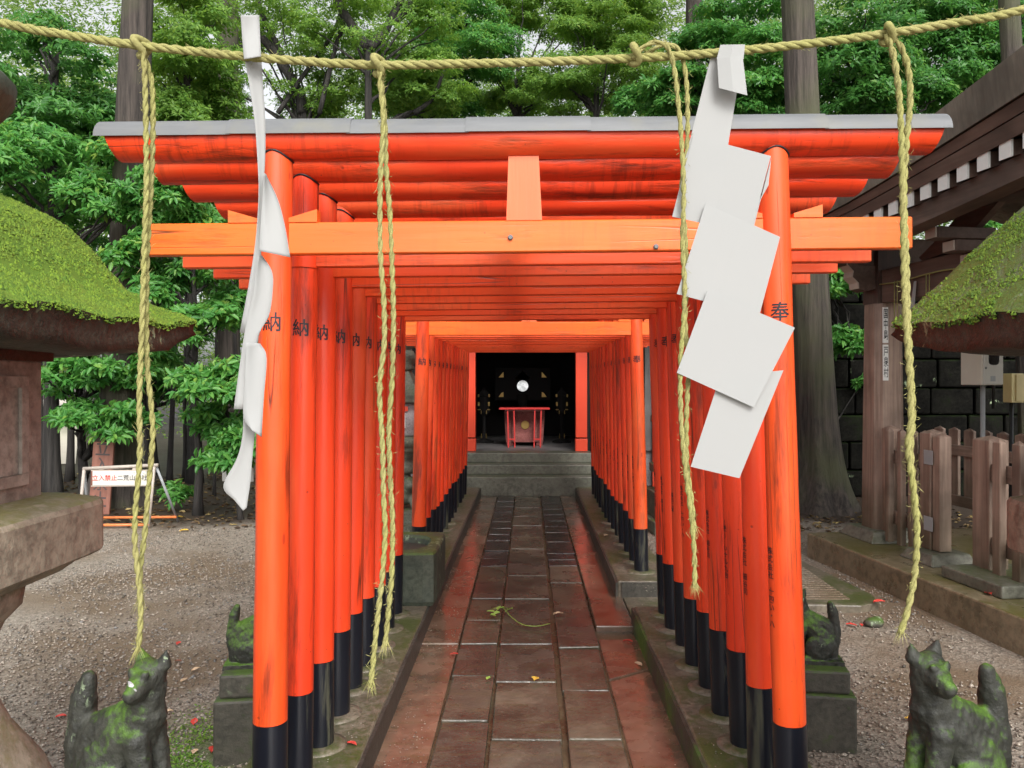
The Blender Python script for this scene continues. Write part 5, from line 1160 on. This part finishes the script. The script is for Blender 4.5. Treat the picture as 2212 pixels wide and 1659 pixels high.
for k, (px0, Y, px1, py1, r_) in enumerate(((92, 12.2, 82, 500, .06), (150, 12.6, 158, 480, .10), (178, 12.4, 186, 560, .06), (126, 12.5, 100, 700, .03), (363, 11.8, 392, 500, .075), (398, 12.6, 402, 520, .06), (322, 11.4, 330, 560, .05), (515, 12.6, 500, 420, .07), (462, 11.0, 470, 600, .035))):
    lab = ['thin dark trunk nearest the lantern fire box', 'stout dark trunk in front of the bright clearing', 'dark trunk just right of the stout trunk at the clearing', 'crooked thin stem crossing the bright clearing', 'leaning dark trunk behind the barrier', 'dark trunk behind the leaning trunk', 'dark stem right behind the hanging rope', 'dark trunk behind the white notice', 'slim stem beneath the glossy shrubs'][k]
    T('thicket_tree', lab, G0(px0, Y), W(px1, py1, Y), r_ * .58, [B(px1, py1 - 20, Y, 70, 60)], 'leaf_deep', leafL=.13, npad=5, nros=110, seed=40 + k, limbs=3)
# centre: farther trees with visible forks, loose crowns
T('forked_tree', 'forked dark tree above the left hanging ropes', G0(795, 15), W(797, 100, 15), .13, [B(800, 60, 15.5, 170, 110), B(900, 190, 16, 130, 60)], 'leaf_light', leafL=0.085, npad=40, nros=2300, seed=61, limbs=8,
  extra=[([W(797, 105, 15), W(770, 70, 15), W(740, 20, 15), W(700, -60, 15)], .10, .06), ([W(797, 105, 15), W(830, 70, 15.2), W(850, 30, 15.3), W(895, -50, 15.4)], .10, .06), ([W(850, 50, 15.3), W(880, 20, 15.3), W(905, -60, 15.3)], .06, .04), ([W(895, 245, 15.6), W(935, 210, 15.6), W(960, 150, 15.6)], .05, .03)])
T('broadleaf_tree', 'crooked dark tree with arching limbs beside the left streamer', G0(660, 16), W(655, 240, 16), .13, [B(600, 60, 16.5, 130, 70), B(680, 200, 16.2, 100, 60), B(480, 200, 16.5, 70, 60)], 'leaf_light', leafL=0.085, npad=30, nros=1000, seed=62, limbs=6,
  extra=[([W(655, 245, 16), W(640, 190, 16), W(590, 110, 16), W(540, 60, 16), W(470, 20, 16), W(380, -40, 16)], .11, .05), ([W(640, 190, 16), W(600, 100, 16.2), W(570, 40, 16.2), W(545, -40, 16.2)], .07, .04), ([W(600, 245, 15.8), W(650, 170, 15.8), W(720, 70, 15.8), W(745, -20, 15.8)], .05, .03), ([W(560, 100, 16), W(500, 95, 16), W(420, 30, 16)], .07, .03), ([W(690, 245, 15.5), W(725, 100, 15.5), W(740, 40, 15.5), W(690, -60, 15.5)], .05, .04)])
T('broadleaf_tree', 'rounded blue green tree behind the middle of the rope', G0(930, 17.5), W(935, 120, 17.5), .15, [B(1010, 75, 17.0, 110, 110), B(930, 215, 18.0, 130, 50)], 'leaf_mid', leafL=0.085, npad=40, nros=3200, seed=63, limbs=8)
T('broadleaf_tree', 'pale green tree behind the ridge cap, right of the rounded tree', G0(1110, 18.5), W(1120, 140, 18.5), .12, [B(1120, 205, 18.5, 120, 50), B(1180, 30, 19, 120, 40)], 'leaf_light', leafL=0.09, npad=34, nros=2200, seed=64, limbs=8)
T('broadleaf_tree', 'spreading green tree left of the looped rope bow', G0(1290, 16.5), W(1290, 120, 16.5), .12, [B(1290, 175, 16.5, 150, 70), B(1320, 55, 16.8, 110, 80)], 'leaf_light', leafL=0.085, npad=42, nros=3000, seed=65, limbs=10)
T('broadleaf_tree', 'dense green tree between the looped bow and the right cedar', G0(1560, 13.2), W(1570, 120, 13.2), .10, [B(1580, 95, 13.2, 130, 110), B(1460, 215, 13.6, 120, 60), B(1630, 215, 12.6, 90, 50)], 'leaf_mid', leafL=0.095, npad=36, nros=2200, seed=66, limbs=10)
T('broadleaf_tree', 'dark broadleaf tree right of the mossy cedar, behind the bark roof', G0(1880, 12.2), W(1870, 140, 12.2), .12, [B(1850, 150, 12.0, 120, 160), B(1980, 130, 12.4, 120, 140), B(1850, 360, 12.4, 90, 90)], 'leaf_deep', leafL=0.1, npad=38, nros=2200, seed=67, limbs=10)
T('broadleaf_tree', 'dark green tree in the upper right corner', G0(2120, 13.2), W(2120, 60, 13.2), .12, [B(2100, 90, 13.0, 130, 130), B(2230, 30, 13.2, 120, 150)], 'leaf_deep', leafL=0.1, npad=36, nros=1900, seed=68, limbs=10)
T('leafy_shrub', 'bright leafy branches over the dark wall, beside the mossy cedar trunk', V((4.05, 10.95, 3.0)), W(1850, 580, 10.6), .04, [B(1835, 615, 10.3, 55, 45, .4), B(1840, 735, 10.4, 40, 30, .3)], 'leaf_mid', leafL=.12, npad=9, nros=130, seed=69, limbs=6, padr=(.35, .6))
T('leafy_shrub', 'bright leaves seen under the bark roof, behind the wooden pillar', V((5.3, 11.3, 3.0)), W(2000, 520, 11), .04, [B(2010, 555, 10.8, 75, 45, .5), B(2090, 520, 11, 60, 60, .5)], 'leaf_mid', leafL=.12, npad=10, nros=200, seed=70, limbs=6)
T('leafy_shrub', 'small leafy plant on the soil beside the barrier leg', G0(375, 9.6), W(375, 1075, 9.6), .012, [B(372, 1070, 9.6, 34, 24, .2)], 'leaf_mid', leafL=.10, npad=6, nros=40, seed=71, limbs=4, padr=(.5, .8))
T('leafy_shrub', 'little fern plant growing from the dark wall', V((4.2, 10.86, 1.05)), W(1865, 820, 10.8), .010, [B(1862, 822, 10.75, 22, 14, .12)], 'leaf_mid', leafL=.09, npad=4, nros=16, seed=72, limbs=3, padr=(.5, .8))

# far-off wood: one mass behind everything, thinner where the sky breaks through
def far_wood(seed, Ya, Yb, n, leafL, top, mat):
    r = np.random.default_rng(seed); Yv = r.uniform(Ya, Yb, n); X = r.uniform(-.78, .78, n) * Yv; Z = r.uniform(0, 1, n) ** .8 * top
    px = VX + X * F / Yv; py = HY - (Z - EYE) * F / Yv; keep = np.ones(n, bool); u = r.random(n)
    hole = lambda a, b, rx, ry, p: keep.__iand__(~((((px - a) / rx) ** 2 + ((py - b) / ry) ** 2 < 1) & (u < p)))
    hole(590, 200, 75, 95, .97); hole(1120, 95, 85, 80, .93); hole(690, 60, 110, 110, .75); hole(490, 60, 60, 60, .7); hole(1200, 120, 60, 70, .8); hole(250, 40, 40, 40, .6)
    hole(130, 900, 75, 75, 1.0); hole(560, 870, 40, 60, .6)
    wave = np.array([mnoise.noise(V((x * .22, y * .22, z * .3))) for x, y, z in zip(X, Yv, Z)]); keep &= wave > -.28
    C = np.stack([X, Yv, Z], 1)[keep]; A = np.tile(np.array([[0, -.35, .8]]), (len(C), 1)) + r.normal(0, .3, (len(C), 3))
    Vt, Fq = rosettes(C, A, leafL, 7, r, 1.0, True); return tag(link('far_wood', np_mesh('far_wood', Vt, Fq, MAT[mat], True)), kind='stuff')
far_wood(5, 21, 27, 34000, .155, 13.5, 'leaf_far')
far_wood(6, 28, 36, 30000, .24, 20, 'leaf_far')
# undergrowth and litter
def scatter_litter():
    r = np.random.default_rng(77); n = 2600; X = np.concatenate([r.uniform(-8, -2.0, n), r.uniform(2.6, 5.2, n // 4)]); Y = np.concatenate([r.uniform(8.6, 13.5, n), r.uniform(8.4, 10.7, n // 4)]); m = len(X)
    P = np.stack([X, Y, np.full(m, .006)], 1); a = r.uniform(0, 6.28, m); D = np.stack([np.cos(a), np.sin(a), r.uniform(-.05, .25, m)], 1); U = np.tile([[0, 0, 1.]], (m, 1)) + r.normal(0, .25, (m, 3)); L = r.uniform(.04, .09, m)
    Vt, Fq = leaf_arrays(P, unit(D), U, L, L * .45); tag(link('leaf_litter', np_mesh('leaf_litter', Vt, Fq, MAT['litter'])), kind='stuff')
scatter_litter()
def gravel():
    r = np.random.default_rng(9); Q = []
    for (n, xa, xb, ya, yb) in ((40000, -4.4, -1.12, 2.2, 8.6), (9000, 1.12, 2.7, 2.2, 7.4), (2600, 1.12, 2.9, 7.4, 9.2)):
        X = r.uniform(xa, xb, n); Y = ya + (yb - ya) * r.uniform(0, 1, n) ** 1.2; Q.append(np.stack([X, Y, np.zeros(n)], 1))
    for (n, xa, xb, ya, yb, z_) in ((1500, -.655, -.43, 1.9, 8.5, -.004), (420, .445, .68, 1.9, 8.5, -.012), (500, -1.05, -.70, 2.2, 9, PT + .002), (500, .72, 1.05, 2.2, 9, PT + .002)):
        X = r.uniform(xa, xb, n); Q.append(np.stack([X, r.uniform(ya, yb, n), np.full(n, z_)], 1))
    C = np.concatenate(Q); nz = np.array([mnoise.noise(V((x * .8, y * .8, 3))) for x, y, _ in C]); C = C[nz > -.12 + r.normal(0, .12, len(C))]; n = len(C)
    s = np.where(np.abs(C[:, 0]) < 1.1, r.uniform(.002, .005, n), r.uniform(.004, .012, n)) * (1 + .5 * (r.random(n) > .93)); a = r.uniform(0, 6.28, n); o = np.array([[1, 0, 0], [0, .75, 0], [-1, 0, 0], [0, -.75, 0], [0, 0, .55], [0, 0, -.5]])[None] * (1 + r.normal(0, .18, (n, 6, 1)))
    ca, sa = np.cos(a)[:, None], np.sin(a)[:, None]; Vt = np.stack([o[..., 0] * ca - o[..., 1] * sa, o[..., 0] * sa + o[..., 1] * ca, o[..., 2] + .12], 2) * s[:, None, None] + C[:, None]
    Fq = ((np.arange(n) * 6)[:, None, None] + np.array([[0, 1, 4], [1, 2, 4], [2, 3, 4], [3, 0, 4], [1, 0, 5], [2, 1, 5], [3, 2, 5], [0, 3, 5]])[None]).reshape(-1, 3)
    tag(link('gravel', np_mesh('gravel', Vt.reshape(-1, 3), Fq, MAT['pebble'])), kind='stuff')
gravel()
def moss_patch():
    r = np.random.default_rng(4); n = 5200; X = r.normal(-1.36, .16, n); Y = r.normal(3.35, .28, n); k = (X < -1.12) & (np.abs(X + 1.225) + np.abs(Y - 3.5) > .26); X, Y = X[k], Y[k]; m = len(X)
    a = r.uniform(0, 6.28, m); D = unit(np.stack([np.cos(a), np.sin(a), r.uniform(.2, 1.1, m)], 1)); L = r.uniform(.008, .02, m)
    Vt, Fq = leaf_arrays(np.stack([X, Y, np.zeros(m)], 1), D, np.tile([[0, 0, 1.]], (m, 1)) + r.normal(0, .3, (m, 3)), L, L * .5); tag(link('ground_moss', np_mesh('ground_moss', Vt, Fq, MAT['leaf_light'])), kind='stuff')
moss_patch()

# ------------------------------------------------------------------ FALLEN LEAVES and a twig
def one_leaf(mat, seed):
    r = random.Random(seed); mb = MB(); L, w = .05, .03; n = 8; pr = [(math.sin(math.pi * min(1, i / n) ** .8) * w / 2) for i in range(n + 1)]
    mid_ = [V((i / n * L - L / 2, 0, .004 * math.sin(3 * i / n) + .002)) for i in range(n + 1)]
    l_ = [p + V((0, pr[i], .004 + .003 * r.random())) for i, p in enumerate(mid_)]; q_ = [p - V((0, pr[i], -.004 - .003 * r.random())) for i, p in enumerate(mid_)]
    mb.v = mid_ + l_ + q_; k = n + 1
    for i in range(n): mb.f += [(i, i + 1, k + i + 1, k + i), (2 * k + i, 2 * k + i + 1, i + 1, i)]
    return mb.mesh('fallen_leaf', mat)
LM = {c: one_leaf(MAT['leaf' + c], i) for i, c in enumerate(('red', 'yel', 'pale', 'green', 'brown'))}
LEAF = [(385, 1393, 'red', 0, 1, 'red fallen leaf alone on the gravel behind the left fox'), (328, 1569, 'red', 0, 1, 'red fallen leaf just right of the left fox statue'), (132, 1551, 'red', 0, 1, 'red fallen leaf on gravel left of the left fox'),
        (420, 1563, 'red', 0, 1.1, 'red fallen leaf with a twig before the square pedestal'), (458, 1624, 'red', 0, 1.1, 'red fallen leaf at the left foot of the square pedestal'), (513, 1626, 'red', 0, 1.1, 'red fallen leaf at the right foot of the square pedestal'),
        (398, 1473, 'pale', 0, 1.1, 'orange curled leaf on soil left of the square pedestal'), (423, 1449, 'pale', 0, 1, 'pale leaf close behind the orange curled leaf'), (385, 1431, 'brown', 0, .9, 'brown leaf on gravel near the left pedestal'), (363, 1541, 'pale', 0, 1, 'pale pink leaf on soil right of the left fox'),
        (420, 1629, 'pale', 0, 1, 'pale leaf on the mossy ground before the square pedestal'), (398, 1149, 'yel', 0, 2.0, 'large yellow leaf on dark soil near the barrier'), (387, 1119, 'yel', 0, 1.6, 'yellow leaf on dark soil behind the large yellow leaf'),
        (760, 1611, 'red', PT, 1.0, 'pink red bud on the left concrete plinth'), (741, 1541, 'red', PT, 1.1, 'red curled leaf by a post collar on the left plinth'), (871, 1306, 'red', PT, 1.0, 'red leaf at the foot of the stone basin'),
        (1021, 1203, 'red', 0, 1, 'small red leaf on the left concrete strip, far part'), (981, 1416, 'red', 0, .9, 'small red leaf on the left concrete strip, near part'), (1156, 1471, 'yel', .005, 1.4, 'yellow leaf on a joint of the middle paving stones'),
        (1206, 1329, 'pale', .005, 1.4, 'pale pink leaf on the right column of paving'), (1356, 1388, 'red', -.015, 1.2, 'orange red leaf on the sunken right strip'), (1379, 1438, 'pale', -.015, 1.1, 'whitish thin leaf by the mossy right kerb'), (1309, 1159, 'pale', PT, 1.3, 'whitish leaf on the far right plinth'),
        (1839, 1353, 'red', 0, 1.3, 'red leaf on wet gravel left of the dark rock'), (1899, 1303, 'red', .06, 1.5, 'bright red leaf on the ribbed stone slab'), (1971, 1558, 'yel', 0, 1.3, 'yellow leaf left of the smiling fox'), (2137, 1286, 'red', .216, 1.6, 'red leaf on the wet platform'), (1819, 1603, 'green', 0, 1, 'green leaf on wet soil near the right pedestal'), (1766, 1579, 'brown', 0, 1.3, 'brown leaf at the foot of the rightmost post'), (1861, 1353, 'red', 0, .8, 'tiny red leaf touching the dark rock'),
        (1055, 1468, 'green', .004, .8, 'tiny green leaf on the left paving stones')]
for i, (px, py, c, z, s, lab) in enumerate(LEAF):
    p = WG(px, py, z); o = link('fallen_leaf', LM[c], None, p + V((0, 0, .004)), (random.uniform(-.15, .15), random.uniform(-.15, .15), random.uniform(0, 6.28))); o.scale = (s,) * 3
    tag(o, lab, 'leaf', 'fallen leaves')
tw = empty('green_twig', WG(1120, 1345, .006), (0, 0, 0), 'broken twig with yellow green leaves lying on the path', 'twig')
pt = lambda x, y, h=.01: WG(x, y, .006) - tw.location + V((0, 0, h))
MB().tube(catmull([pt(1068, 1332, .03), pt(1085, 1322, .03), pt(1105, 1338, .015), pt(1130, 1352, .008), pt(1160, 1355, .008), pt(1188, 1349, .006)], 6), .0028, 6).build('stem', MAT['leafgreen'], tw, True)
for k, (x, y, a) in enumerate(((1060, 1330, 2.8), (1066, 1324, 2.0), (1072, 1334, 3.6), (1078, 1322, 1.2), (1090, 1322, .6), (1100, 1326, .2), (1064, 1338, 4.0))):
    o = link('leaf', LM['green'], tw, pt(x, y, .022), (random.uniform(-.4, .4), random.uniform(-.4, .4), a)); o.scale = (1.15,) * 3
